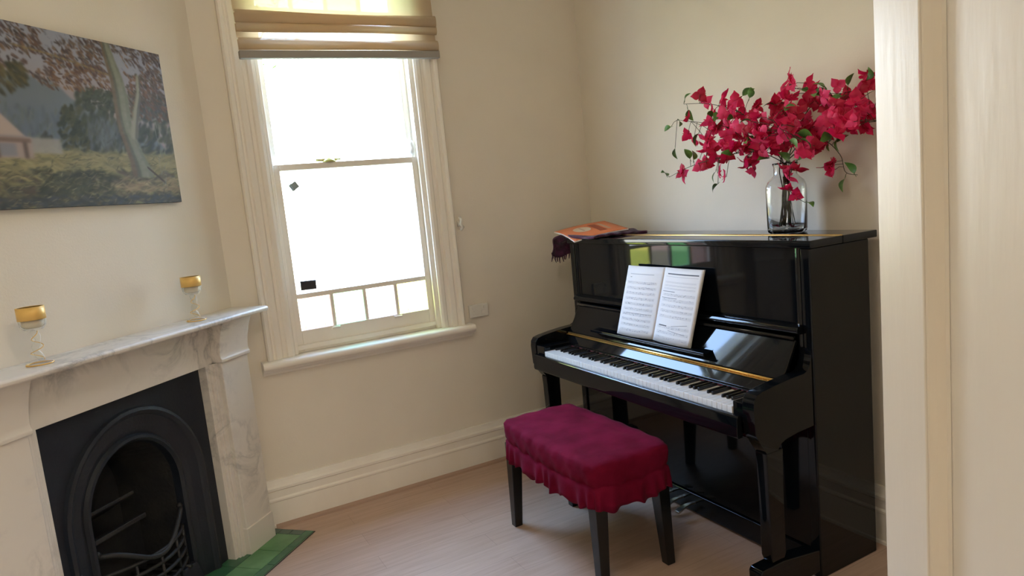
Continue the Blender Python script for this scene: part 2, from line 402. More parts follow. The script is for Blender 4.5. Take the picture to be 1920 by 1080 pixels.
# two small things leaning on the inside of the glass
bm = bmesh.new(); bx(bm, -.038, .038, -.007, .007, 0, .046)
bx(bm, -.036, .036, -.009, -.007, .003, .043)
o = obj('sensor_box', bm, mat('charcoal_plastic', (.02, .02, .028), .5), bevel=.002, loc=(-1.722, .028, LB+.028)); o.rotation_euler = (0, .03, 0)
tag(o, 'small charcoal box stuck in the lower left corner of the clear window pane', 'box')
bm = bmesh.new(); bx(bm, -.020, .020, -.006, .006, -.017, .017); bx(bm, -.014, -.004, -.008, .006, -.019, .019)
o = obj('hanging_tag', bm, mat('teal_grey_plastic', (.30, .38, .40), .5), bevel=.002, loc=(-1.724, .034, 1.655)); o.rotation_euler = (0, -.55, 0)
tag(o, 'tiny tilted grey tag on the upper left of the lower window pane', 'tag')
bm = bmesh.new(); tube(bm, [(-.895, -.046, 1.42), (-.892, -.062, 1.405), (-.898, -.064, 1.385), (-.886, -.060, 1.365), (-.893, -.046, 1.35)], [.006, .009, .008, .009, .006], 10)
bx(bm, -.905, -.888, -.048, -.034, 1.37, 1.40)
o = obj('cord_cleat', bm, M_plastic, smooth=True); tag(o, 'small white blind cord cleat on the right edge of the window frame', 'cleat')

# roman blind
bl = empty('roman_blind', (-1.418, -.046, 2.95)); tag(bl, 'sheer beige roman blind pulled part way up over the window top', 'blind')
def bpart(name, bm, m, **k):
    o = obj(name, bm, m, parent=bl, **k); o.matrix_parent_inverse = Matrix.Translation((1.418, .046, -2.95)); return o
path = [(-.055, 2.95), (-.055, 2.62), (-.056, 2.462), (-.080, 2.452), (-.092, 2.434), (-.090, 2.406), (-.078, 2.399), (-.067, 2.408), (-.064, 2.438), (-.071, 2.444), (-.076, 2.425), (-.080, 2.402),
        (-.094, 2.394), (-.097, 2.372), (-.085, 2.360), (-.073, 2.368), (-.069, 2.396), (-.062, 2.398), (-.058, 2.372), (-.058, 2.345), (-.062, 2.334), (-.082, 2.328), (-.093, 2.310), (-.090, 2.288),
        (-.078, 2.281), (-.069, 2.291), (-.067, 2.320), (-.061, 2.322), (-.061, 2.278)]
def smoothpath(P, n=4):
    out = []
    for i in range(len(P)-1):
        p0, p1, p2, p3 = P[max(i-1, 0)], P[i], P[i+1], P[min(i+2, len(P)-1)]
        for k in range(n):
            t = k/n
            out.append(tuple(.5*((2*b)+(-a+c)*t+(2*a-5*b+4*c-d)*t*t+(-a+3*b-3*c+d)*t**3) for a, b, c, d in zip(p0, p1, p2, p3)))
    return out+[P[-1]]
sp_ = smoothpath(path, 3)
bm = bmesh.new(); n = len(sp_)-1
random.seed(4)
grid(bm, lambda u, v: (-1.905+.975*u, sp_[round(v*n)][0] - .004*math.sin(7*u+v*9)*(v > .1), sp_[round(v*n)][1] + .006*(u-.5) + .003*math.sin(5*u+v*20)*(v > .1)), 24, n)
bpart('fabric', bm, M_blind)
bm = bmesh.new(); prism(bm, [(-.092, 2.246), (-.060, 2.246), (-.060, 2.282), (-.092, 2.282)], lambda y, z: (-1.908, y, z-.010), lambda y, z: (-.926, y, z+.002)); bpart('bottom_bar', bm, M_blindbar, bevel=.004)
bm = B(-1.90, -.935, -.060, -.046, 2.91, 2.96); bpart('head_rail', bm, M_plastic)

# wall socket
ws = empty('wall_socket', (-.822, 0, .890)); tag(ws, 'white double wall socket beside the window sill', 'socket')
obj('plate', B(-.058, .058, -.020, 0, -.036, .036), M_plastic, parent=ws, bevel=.004)
for sx in (-1, 1):
    obj('rocker_switch', B(sx*.034-.007, sx*.034+.007, -.025, -.018, .012, .026), M_plastic, parent=ws, bevel=.0015)
    obj('pin_outlet', B(sx*.028-.012, sx*.028+.012, -.0215, -.018, -.022, .002), M_plastic, parent=ws, bevel=.001)

# ------------------------------------------------------------------ fireplace
fp = empty('fireplace', (XF, 0, 0), FR); tag(fp, 'veined white marble fireplace with black cast iron arched insert in the corner', 'fireplace')
def fpart(name, bm, m, parent=None, **k): return obj(name, bm, m, parent=parent or fp, **k)
SC = .68
def mir(s, k): return s if k == 0 else 2*SC - s
for k in (0, 1):
    bm = bmesh.new(); bx(bm, mir(.062, k), mir(.238, k), .001, .10, .0, .905); bx(bm, mir(.058, k), mir(.242, k), .001, .106, 0, .13)
    o = fpart('pilaster', bm, M_marble, bevel=.004)
    bm = bmesh.new(); bx(bm, mir(.238, k), mir(.292, k), -.02, .062, 0, .905)
    bx(bm, mir(.238, k), mir(.262, k), .0, .080, 0, .905); bx(bm, mir(.238, k), mir(.274, k), 0, .072, 0, .905)
    fpart('jamb_slip', bm, M_marble, bevel=.003)
    # capital block: splayed corbel with a fillet under it
    bm = bmesh.new()
    a, b = mir(.056, k), mir(.246, k)
    PX(bm, [(0.001, .905), (.112, .905), (.114, .918), (.108, .926), (.106, .94), (.112, .985), (.128, 1.04), (.150, 1.089), (0.001, 1.089)], a, b)
    fpart('capital', bm, M_marble, bevel=.003)
bm = bmesh.new(); bx(bm, .246, 2*SC-.246, .001, .062, .900, 1.089); fpart('frieze', bm, M_marble, bevel=.003)
# shelf with slightly bullnosed, worn front edge
bm = bmesh.new()
prism(bm, [(.001, 0), (.001, .024), (.19, .024), (.199, .021), (.203, .014), (.201, .005), (.195, 0)], lambda o, z: (0.0 + 0*o, o, 1.089+z), lambda o, z: (2*SC, o, 1.089+z))
fpart('mantel_shelf', bm, M_marble, bevel=.002)

# cast iron insert: front plate with arched hole, arched mouldings, deep firebox, grate
AC, AR0 = SC, .205                     # arch centre (along the wall), inner radius
ZS = .47                               # spring height
def arch(hw, zt, n=24, zb=0.0, cx=SC):
    """outline of an arch opening from bottom left over the top to bottom right"""
    P = [(cx-hw, zb)]
    rz = zt-ZS
    for k in range(n+1):
        a = PI - PI*k/n
        P.append((cx+hw*math.cos(a), ZS+rz*math.sin(a)))
    P.append((cx+hw, zb)); return P
S0, S1, ZT = .288, 2*SC-.288, .903
bm = bmesh.new()
def strip_loft(bm, A, Bp, oa, ob):
    va = [bm.verts.new((s, oa, z)) for s, z in A]; vb = [bm.verts.new((s, ob, z)) for s, z in Bp]
    for i in range(len(A)-1): 
        f = bm.faces.new((va[i], va[i+1], vb[i+1], vb[i])); f.smooth = False
inner = arch(.335, .842)
outer = []
for s, z in inner:                      # project arch points to the rectangular edge
    if z <= ZS: outer.append((S0 if s < SC else S1, z))
    else:
        dx, dz = s-SC, z-ZS
        t = min((S1-SC)/abs(dx) if abs(dx) > 1e-6 else 9, (ZT-ZS)/dz if dz > 1e-6 else 9)
        outer.append((SC+dx*t, ZS+dz*t))
strip_loft(bm, outer, inner, .020, .020)
strip_loft(bm, [(s, z) for s, z in outer], outer, .020, -.02)
fpart('front_plate', bm, M_iron)
bm = bmesh.new()                        # stepped mouldings of the arch
lv = [(.335, .842, .020), (.330, .837, .034), (.318, .825, .038), (.306, .813, .030), (.300, .807, .024), (.262, .760, .012), (.240, .735, .000), (.232, .727, .012), (.222, .716, .014), (.212, .706, .004), (.208, .700, -.03)]
pa = [(arch(h, t), o) for h, t, o in lv]
for (A, oa), (Bq, ob) in zip(pa, pa[1:]):
    va = [bm.verts.new((s, oa, z)) for s, z in A]; vb = [bm.verts.new((s, ob, z)) for s, z in Bq]
    for i in range(len(A)-1):
        f = bm.faces.new((va[i], va[i+1], vb[i+1], vb[i])); f.smooth = True
fpart('arch_moulding', bm, M_iron)
bm = bmesh.new()                        # firebox cavity
A = arch(.208, .700); Bk = [(SC+(s-SC)*.72, z*.93) for s, z in A]
va = [bm.verts.new((s, -.03, z)) for s, z in A]; vb = [bm.verts.new((s, -.27, z)) for s, z in Bk]
for i in range(len(A)-1): bm.faces.new((va[i], va[i+1], vb[i+1], vb[i]))
bm.faces.new(vb); bm.faces.new((va[0], vb[0], vb[-1], va[-1]))
fpart('firebox', bm, M_soot)
# damper hood plate in the upper back and the sloping fire cheeks
bm = bmesh.new(); prism(bm, [(-.05, .50), (-.24, .40), (-.24, .385), (-.05, .485)], lambda o, z: (SC-.03, o, z), lambda o, z: (SC+.20, o, z)); 
prism(bm, [(-.03, .40), (-.22, .32), (-.22, .30), (-.03, .38)], lambda o, z: (SC-.05, o, z), lambda o, z: (SC+.205, o, z)); fpart('damper_plate', bm, M_soot, bevel=.004)
gr = bmesh.new()
for i, z in enumerate((.13, .175, .22, .265)):
    tube(gr, [(SC-.205+.41*t, -.02+.085*math.sin(PI*t)**.8, z) for t in [k/16 for k in range(17)]], .0075, 8)
for s in (-.19, -.1, 0, .1, .19):
    t = (s+.205)/.41; o = -.02+.085*math.sin(PI*t)**.8
    tube(gr, [(SC+s, o, .10), (SC+s, o, .27)], .006, 6)
g = fpart('grate_bars', gr, M_soot)
bm = bmesh.new()
tube(bm, [(SC-.205+.41*t, -.015+.085*math.sin(PI*t)**.8, .300+.045*math.cos(2*PI*t*1.0)) for t in [k/24 for k in range(25)]], .010, 8)
for s in (-.20, .20): lathe(bm, [(0, 0), (.010, .004), (.013, .014), (.008, .024), (0, .028)], 12, (SC+s, -.012, .34))
fpart('grate_rail', bm, M_soot)
bm = bmesh.new()
for k in range(9): tube(bm, [(SC-.17+.0425*k, .03, .10), (SC-.17+.0425*k, -.2, .10)], .007, 6)
bx(bm, SC-.19, SC+.19, -.215, -.20, .09, .30)
fpart('grate_floor', bm, M_soot)
bm = bmesh.new(); PX(bm, [(-.02, 0), (.052, 0), (.050, .03), (.030, .085), (.02, .10), (-.02, .10)], SC-.21, SC+.21); fpart('ash_front', bm, M_iron, bevel=.004)

# hearth with glazed green tiles
he = empty('tiled_hearth', (XF, 0, 0), FR); tag(he, 'green glazed tile hearth with darker border in front of the fireplace', 'hearth')
G1 = nz(mat('green_tile', (.07, .17, .08), .3), 7, (.075, .22, .085), (.15, .33, .15)); G2 = nz(mat('dark_green_tile', (.03, .10, .055), .25), 6, (.035, .13, .06), (.06, .18, .09))
G3 = nz(mat('slate_green_tile', (.06, .10, .08), .3), 6, (.05, .10, .075), (.08, .15, .11)); G4 = mat('grout', (.22, .30, .18), .8)
HS0, HS1, HO = -.235, 2*SC+.02, .276
def clip_s(o): return -o + .032    # hearth end meets the window wall baseboard line
obj('bed', B(-.004, 1.372, .0005, .282, .0003, .0025), M_gap, parent=he)  # dark rim stands in for the shaded gap round the hearth
obj('grout', B(.003, 1.368, .0005, .278, .002, .0050), G4, parent=he)
bm = bmesh.new()
s = .006
while s < 1.34:                         # dark front border
    e = min(s+.152, 1.364); bx(bm, s, e-.003, .238, .277, .003, .0075, 1); s += .152
for o0, o1 in ((.168, .235), (.107, .165), (.003, .104)):   # slate coloured end border
    bx(bm, .006, .046, o0, o1, .003, .0075, 2)
for o0, o1, mi in ((.107, .235, 0), (.003, .104, 1)):       # light field tiles, dark tiles against the insert
    s = .050
    while s < 1.34:
        e = min(s+.15, 1.364); bx(bm, s, e-.003, o0, o1, .003, .0075, mi); s += .15
obj('glazed_tiles', bm, G1, parent=he, mats=[G1, G2, G3])

# candle holders
M_goldleaf = mat('gold_leaf', (.86, .56, .17), .42, .25)
M_frost = glass_pane('frosted_glass', (.90, .90, .88))
def candle_holder(s, o, label):
    p = fl(s, o, 1.1132); r = empty('candle_holder', p); tag(r, label, 'candle holder', 'gold rimmed glass candle holders on the mantel')
    bm = bmesh.new(); lathe(bm, [(0, .0), (.036, 0), (.038, .003), (.034, .007), (.012, .011), (0, .012)], 32); obj('foot', bm, M_glassthin, parent=r)
    bm = bmesh.new(); lathe(bm, [(.0362, 0.0005), (.0388, 0.0005), (.0392, .003), (.0385, .0045), (.0365, .0045)], 32, close=True); obj('foot_ring', bm, M_goldleaf, parent=r)
    bm = bmesh.new(); tube(bm, [(.006*math.cos(t*9), .006*math.sin(t*9), .0125+.098*t) for t in [k/30 for k in range(31)]], [.0075+.004*math.sin(PI*k/30*3)**2 for k in range(31)], 10); obj('stem', bm, M_glassthin, parent=r)
    bm = bmesh.new(); tube(bm, [((.014+.006*math.sin(5*t))*math.cos(t*13), (.014+.006*math.sin(5*t))*math.sin(t*13), .014+.094*t) for t in [k/60 for k in range(61)]], .0012, 6); obj('gold_wire', bm, M_goldleaf, parent=r)
    bm = bmesh.new(); lathe(bm, [(0, .112), (.026, .114), (.036, .126), (.038, .15), (.038, .186), (.0355, .186), (.0355, .15), (.033, .128), (.024, .119), (0, .118)], 36); obj('cup', bm, M_glassthin, parent=r)
    bm = bmesh.new(); lathe(bm, [(.0385, .146), (.0392, .146), (.0392, .187), (.0350, .187), (.0350, .186), (.0385, .186)], 36, close=True); obj('gold_band', bm, M_goldleaf, parent=r)
    bm = bmesh.new(); lathe(bm, [(0, .1185), (.022, .1195), (.030, .128), (.031, .148), (0, .149)], 24); obj('wax', bm, mat('cream_wax', (.75, .68, .55), .6), parent=r)
    return r
candle_holder(1.045, .105, 'gold rimmed glass candle holder near the left end of the mantel')
candle_holder(.335, .095, 'gold rimmed glass candle holder near the window end of the mantel')

# ------------------------------------------------------------------ landscape painting (brush strokes computed on a colour grid)
NU, NV = 470, 320
def paint():
    rs = np.random.RandomState(5)
    C = np.zeros((NV, NU, 3)); U, V = np.meshgrid(np.linspace(0, 1, NU), np.linspace(0, 1, NV))
    def fill(mask, c, a=1.0):
        m = np.clip(mask, 0, 1)[..., None]*a; C[:] = C*(1-m)+np.array(c)/255*m
    sm = lambda x, w: 1/(1+np.exp(-x/w))
    fill(np.ones_like(U), (152, 140, 140)); fill(sm(V-.75, .06), (142, 148, 165))
    mt = .73 - np.abs(U-.36)*.62 - .02*np.sin(U*40); mt = np.where(U < .36, .73-(.36-U)*.25, mt)
    fill(sm(mt-V, .006), (104, 114, 124)); fill(sm(mt-.18-V, .05)*sm(.6-U, .05), (92, 104, 120))
    fill(sm(.34-V, .012), (128, 124, 88)); 
    def st(u, v, L, w, ang, c, a=.8):
        i0, i1 = int((u-L)*NU), int((u+L)*NU)+2; j0, j1 = int((v-L*1.5)*NV), int((v+L*1.5)*NV)+2
        i0, j0 = max(i0, 0), max(j0, 0); i1, j1 = min(i1, NU), min(j1, NV)
        if i0 >= i1 or j0 >= j1: return
        du = (U[j0:j1, i0:i1]-u)*1.475; dv = V[j0:j1, i0:i1]-v
        x = du*math.cos(ang)+dv*math.sin(ang); y = -du*math.sin(ang)+dv*math.cos(ang)
        m = (np.exp(-((x/L)**4)-((y/w)**2)*1.4))[..., None]*a
        C[j0:j1, i0:i1] = C[j0:j1, i0:i1]*(1-m)+np.array(c)/255*m
    def sc(n, fu, fv, L, w, ang, cols, a=.8, cond=None):
        for _ in range(n):
            u, v = fu(), fv()
            if cond and not cond(u, v): continue
            c = np.array(cols[rs.randint(len(cols))]) + rs.randn()*7
            st(u, v, L*(.6+.8*rs.rand()), w*(.6+.8*rs.rand()), ang+rs.randn()*.35, np.clip(c, 8, 245), a)
    R = rs.uniform
    # haze trees at the mountain foot
    sc(160, lambda: R(.2, .6), lambda: R(.33, .55), .03, .012, 1.5, [(86, 98, 100), (98, 106, 104), (84, 96, 112)], .5)
    # mid distance green trees
    sc(420, lambda: R(.52, 1), lambda: R(.32, .70), .03, .014, .9, [(52, 62, 52), (66, 74, 56), (44, 54, 52), (74, 78, 62)], .8)
    sc(60, lambda: R(.55, .7), lambda: R(.34, .5), .03, .012, 1.4, [(92, 100, 108), (80, 88, 92)], .5)
    def tree(cx, hb, ht, hw, n, cols):
        for _ in range(n):
            v = R(hb, ht); k = 1-(v-hb)/(ht-hb); u = cx+R(-1, 1)*hw*(.25+.75*k)
            st(u, v, .022, .011, .8+rs.randn()*.4, np.clip(np.array(cols[rs.randint(len(cols))])+rs.randn()*8, 8, 240), .85)
    tree(.475, .31, .575, .085, 150, [(48, 58, 48), (58, 64, 48), (74, 76, 52), (40, 50, 46)])
    tree(.36, .31, .41, .04, 30, [(62, 70, 70), (72, 78, 74)])
    # grass and ground
    sc(300, lambda: R(0, 1), lambda: R(.20, .325), .05, .010, .0, [(140, 134, 96), (120, 116, 84), (152, 144, 104), (108, 104, 76)], .6)
    sc(380, lambda: R(0, 1), lambda: R(0, .20), .04, .012, -.1, [(72, 74, 60), (92, 86, 66), (60, 64, 58), (84, 76, 66)], .75)
    sc(60, lambda: R(0, .4), lambda: R(.12, .28), .05, .010, -.35, [(150, 142, 100), (118, 110, 74)], .6)
    sc(90, lambda: R(.55, 1), lambda: R(.08, .16), .05, .009, .15, [(142, 128, 104), (156, 144, 112), (120, 104, 84)], .7)
    sc(160, lambda: R(.3, .62), lambda: R(.06, .20), .03, .012, .5, [(58, 64, 50), (72, 76, 56), (48, 54, 48)], .75)
    sc(200, lambda: R(0, 1), lambda: R(-.01, .05), .04, .012, .0, [(58, 66, 72), (66, 70, 68), (50, 56, 60)], .75)
    sc(60, lambda: R(0, .12), lambda: R(.0, .12), .03, .01, .3, [(120, 102, 84), (88, 80, 70)], .6)
    sc(700, lambda: R(0, 1), lambda: R(0, .30), .016, .004, .2, [(132, 124, 92), (70, 70, 54), (104, 94, 70), (58, 60, 52), (146, 136, 104)], .45)
    # distant fence wall
    fill(sm(U-.28, .004)*sm(.42-U, .004)*sm(V-.30, .004)*sm(.385-V, .004), (148, 146, 142), .9)
    # house: roof and verandah
    roof = sm(V-(.385), .004)*sm((.50-np.clip(U-.20, 0, 1)*1.45)-V, .005)*sm(.30-U, .01)*sm((.52+(U-.16)*.2)-V, .005)
    fill(roof*sm(.292-U, .003), (170, 154, 146)); fill(sm(V-.27, .004)*sm(.385-V, .004)*sm(.298-U, .004), (156, 140, 134))
    fill(sm(V-.28, .004)*sm(.35-V, .004)*sm(U-.15, .003)*sm(.235-U, .003), (126, 126, 134)); fill(sm(V-.355, .003)*sm(.378-V, .003)*sm(.295-U, .003), (116, 96, 90))
    for x in (.06, .155, .262): fill(sm(U-x, .003)*sm(x+.016-U, .003)*sm(V-.27, .003)*sm(.36-V, .003), (92, 78, 72))
    sc(40, lambda: R(0, .15), lambda: R(.29, .42), .015, .01, 1.4, [(88, 76, 66), (110, 96, 86)], .6)
    # autumn foliage along the top, in clumps with gaps of sky
    def blob(u, v): return math.sin(u*17+1.3+3*math.sin(v*9))+math.sin(v*26+u*9)+.8*math.sin(u*41-v*23+2)
    def fol(u, v):
        lim = .76 + .07*math.sin(u*11+.3) - .03*math.cos(u*29)
        if u > .80: lim -= .13
        return v > lim and blob(u, v) > -1.1 + 2.2*max(0, lim+.05-v)*8
    browns = [(86, 66, 60), (70, 60, 60), (98, 74, 62), (78, 66, 68), (62, 56, 56), (92, 78, 66), (110, 84, 66)]
    sc(1500, lambda: R(0, 1), lambda: R(.58, 1.02), .017, .008, -.75, browns, .85, fol)
    sc(260, lambda: R(0, 1), lambda: R(.80, 1.02), .016, .007, -.75, [(58, 52, 54), (66, 58, 62)], .8, lambda u, v: blob(u, v) > .6)
    sc(150, lambda: R(.0, 1), lambda: R(.84, 1.0), .012, .006, -.7, [(124, 130, 146), (112, 116, 130)], .7, lambda u, v: blob(u, v) < -.5)
    sc(170, lambda: R(.42, .70), lambda: R(.68, .84), .015, .008, -.6, [(104, 76, 58), (84, 62, 58), (116, 86, 62), (74, 58, 56)], .85)
    sc(240, lambda: R(.78, 1), lambda: R(.55, .84), .016, .008, -.75, [(114, 80, 60), (92, 68, 56), (76, 66, 56), (64, 60, 52)], .85)
    sc(110, lambda: R(.56, .70), lambda: R(.56, .70), .016, .008, .3, [(62, 72, 58), (52, 62, 54)], .8)
    for _ in range(200):
        u = R(0, .32); lo = .50+.9*abs(u-.17) + .05
        v = R(lo, .78); st(u, v, .026, .012, -.9+rs.randn()*.3, np.clip(np.array([(66, 66, 50), (84, 80, 54), (54, 58, 48), (96, 88, 58)][rs.randint(4)])+rs.randn()*6, 8, 240), .85)
    # big pale gum tree
    P = [(.70, 1.02, .018), (.715, .90, .024), (.735, .78, .030), (.742, .66, .036), (.738, .55, .034), (.745, .45, .034), (.765, .35, .036), (.785, .26, .042), (.80, .18, .055)]
    for (a, b, w1), (c, d, w2) in zip(P, P[1:]):
        for k in range(14):
            t = k/14; u, v, w = a+(c-a)*t, b+(d-b)*t, w1+(w2-w1)*t
            for q in range(5):
                f = (q-2)/2.0; col = (136-22*abs(f-.3)-(22 if q < 2 else 0), 139-20*abs(f-.3)-(24 if q < 2 else 0), 125-20*abs(f-.3)-(20 if q < 2 else 0))
                if q == 0: col = (112, 98, 82)
                st(u+f*w*.80, v, .022, w*.42, 1.5+rs.randn()*.08, np.clip(np.array(col)-6+rs.randn()*5, 20, 235), .75)
    Q = [(.850, .82, .012), (.838, .70, .017), (.812, .60, .022), (.792, .50, .024), (.778, .42, .022)]
    for (a, b, w1), (c, d, w2) in zip(Q, Q[1:]):
        for k in range(10):
            t = k/10; st(a+(c-a)*t, b+(d-b)*t, .02, w1, 1.35, (142, 142, 126), .75); st(a+(c-a)*t+.012, b+(d-b)*t, .018, w1*.5, 1.35, (86, 84, 78), .6)
    for k in range(40):   # left bough
        t = k/40; st(.70-.42*t, .80+.13*t-.05*t*t, .014, .007, -.3, (136, 118, 84) if k % 3 else (96, 84, 70), .7)
    for k in range(26):   # root shadow
        t = k/26; st(.83+.09*t, .23-.10*t, .012, .006, -.8, (62, 56, 50), .75)
    sc(22, lambda: R(.90, .935), lambda: R(.12, .6), .03, .004, 1.5, [(126, 130, 122)], .5)
    return np.clip(C, 0, 1)
PC = paint()
pt = empty('landscape_painting', fl(.69, .002, 1.92), FR); tag(pt, 'unframed canvas landscape painting of a gum tree and cottage above the fireplace', 'painting')
me = bpy.data.meshes.new('painted_face')
px_ = np.linspace(.45, -.45, NU); pz_ = np.linspace(-.305, .305, NV); GX, GZ = np.meshgrid(px_, pz_)
lum = PC.mean(axis=2); relief = (lum-lum.mean())*.002
vv = np.stack([GX, .0275+0*GX+np.clip(relief, -.0004, .0008), GZ], -1).reshape(-1, 3)
ii = (np.arange(NV-1)[:, None]*NU+np.arange(NU-1)[None, :]).ravel(); fc = np.stack([ii, ii+NU, ii+NU+1, ii+1], -1)
me.vertices.add(len(vv)); me.vertices.foreach_set('co', vv.ravel()); me.loops.add(fc.size); me.loops.foreach_set('vertex_index', fc.ravel().astype(np.int32))
me.polygons.add(len(fc)); me.polygons.foreach_set('loop_start', (np.arange(len(fc))*4).astype(np.int32)); me.update(calc_edges=True); me.validate()
ca = me.color_attributes.new('paint', 'FLOAT_COLOR', 'POINT')
Cl = np.where(PC <= .04045, PC/12.92, ((PC+.055)/1.055)**2.4)*1.0
ca.data.foreach_set('color', np.concatenate([Cl, np.ones((NV, NU, 1))], -1).ravel().astype(np.float32))
mp_ = mat('oil_paint', (.3, .3, .3), .5); vc = mp_.node_tree.nodes.new('ShaderNodeVertexColor'); vc.layer_name = 'paint'
mp_.node_tree.links.new(vc.outputs[0], mp_.node_tree.nodes['Principled BSDF'].inputs['Base Color'])
me.materials.append(mp_); o = bpy.data.objects.new('painted_face', me); COL.objects.link(o); o.parent = pt
obj('stretched_canvas', B(-.451, .451, 0, .0268, -.306, .306), mat('painted_canvas_edge', (.05, .055, .06), .7), parent=pt, bevel=.002)

# ------------------------------------------------------------------ upright piano
YR, YL = -1.864, -.364; XB, XP = -.085, -.41
pn = empty('upright_piano', (-.25, (YR+YL)/2, 0)); tag(pn, 'glossy black upright piano with open keyboard lid against the right wall', 'piano')
PI_INV = Matrix.Translation((.25, -(YR+YL)/2, 0))
def pp(name, bm, m=M_black, parent=None, **k):
    o = obj(name, bm, m, parent=parent or pn, **k)
    if parent is None: o.matrix_parent_inverse = PI_INV
    return o
for y0, y1 in ((YR, YR+.04), (YL-.04, YL)):
    pp('side_panel', B(XP, XB, y0, y1, .0, 1.225), bevel=.005)
pp('back_panel', B(XB-.04, XB-.005, YR+.04, YL-.04, .08, 1.222))
ld = pp('lid', B(-.245, -.052, YR-.012, YL+.012, 1.226, 1.253), bevel=.003)
pp('lid_front_flap', B(-.418, -.246, YR-.012, YL+.012, 1.226, 1.253), bevel=.004)
bm = bmesh.new(); tube(bm, [(-.2455, YR-.008, 1.2530), (-.2455, YL+.008, 1.2530)], .0035, 8); bx(bm, -.2475-.008, -.2435+.008, YR-.006, YL+.006, 1.2528, 1.2538); pp('lid_hinge', bm, M_gold)
pp('upper_panel', B(-.400, -.384, YR+.065, YL-.065, .950, 1.225), bevel=.002)
for y0, y1 in ((YR+.04, YR+.068), (YL-.068, YL-.04)):
    bm = bmesh.new(); PZ(bm, [(-.384, y0), (-.384, y1), (-.398, y1)] + [(-.398-.012*math.sin(t), (y0+y1)/2+(y1-y0)/2*math.cos(t)) for t in [PI*k/8 for k in range(1, 8)]] + [(-.398, y0)], .86, 1.225)
    pp('stile', bm)
bm = bmesh.new(); PY(bm, [(-.384, .918), (-.428, .918), (-.438, .925), (-.440, .934), (-.434, .944), (-.420, .950), (-.384, .950)], YR+.041, YL-.041); pp('shelf_rail', bm, bevel=.002)
# fallboard (lid over the keys, folded open) leaning back
A_, B_ = Vector((-.500, 0, .764)), Vector((-.4225, 0, .898))
n_ = Vector((-(B_-A_).z, 0, (B_-A_).x)).normalized()
bm = bmesh.new(); q = [A_, B_, B_-n_*.018, A_-n_*.018]
PY(bm, [(v.x, v.z) for v in q], YR+.062, YL-.062); fb = pp('fallboard', bm, bevel=.005, seg=3)
bm = bmesh.new(); tube(bm, [(-.428, YR+.063, .903), (-.428, YL-.063, .903)], .0085, 12); pp('fallboard_edge', bm, smooth=True)
bm = bmesh.new(); tube(bm, [(-.5035, YR+.064, .7600), (-.5035, YL-.064, .7600)], .0045, 10)
for k in range(60):
    y = YR+.07+(YL-YR-.14)*k/59; lathe(bm, [(0, 0), (.003, 0.0), (.0025, .0018), (0, .002)], 8, (-.5095, y, .7555))
bx(bm, -.517, -.503, YR+.064, YL-.064, .7535, .7555); pp('fallboard_hinge', bm, M_gold)
bm = bmesh.new(); PY(bm, [(-.500, .753), (-.507, .753), (-.530, .714), (-.548, .714), (-.548, .708), (-.500, .708)], YR+.062, YL-.062); pp('name_rail', bm, bevel=.002)
bm = B(-.556, -.548, YR+.10, YL-.12, .7075, .711); pp('key_felt', bm, mat('red_felt', (.10, .01, .015), .9))
# keybed, key slip
bm = bmesh.new(); bx(bm, -.690, -.40, YR+.06, YL-.06, .600, .672); pp('keybed', bm, bevel=.003)
bm = bmesh.new(); PY(bm, [(-.706, .605), (-.728, .605), (-.732, .615), (-.730, .676), (-.724, .684), (-.712, .686), (-.706, .680)], YR+.062, YL-.062); pp('key_slip', bm, bevel=.0015)
K0, PIT = -.502, 1.256/52
# keys: 52 white, 36 black; bass at the corner side (pianist's left = +y end)
wk = [(0, 'A'), (1, 'B')]; names = 'CDEFGAB'
seq = ['A', 'B'] + list(names)*7 + ['C']
ymid = None
bm0 = bmesh.new(); v = bx(bm0, -.704, -.556, -PIT/2+.0006, PIT/2-.0006, .672, .706)
wme = None
for i, nm in enumerate(seq):
    y = K0 - PIT*(i+.5)
    if wme is None:
        o = pp('white_key', bm0, M_ivory, bevel=.0012); wme = o; o.location = (0, y, 0)
    else:
        o = wme.copy(); COL.objects.link(o); o.location = (0, y, 0)
bme = None
for i, nm in enumerate(seq[:-1]):
    if nm in 'ACDFG':
        y = K0 - PIT*(i+1)
        if bme is None:
            b_ = bmesh.new(); prism(b_, [(-.0052, .690), (.0052, .690), (.0046, .7175), (-.0046, .7175)], lambda a, z: (-.654+.003*(z > .7), a, z), lambda a, z: (-.558, a, z))
            bme = pp('black_key', b_, M_ebony, bevel=.0012); bme.location = (0, y, 0)
        else:
            o = bme.copy(); COL.objects.link(o); o.location = (0, y, 0)
for y0, y1 in ((YR+.056, K0-PIT*52-.002), (K0+.002, YL-.056)):
    pp('key_block', B(-.703, -.545, y0, y1, .66, .728), bevel=.004)
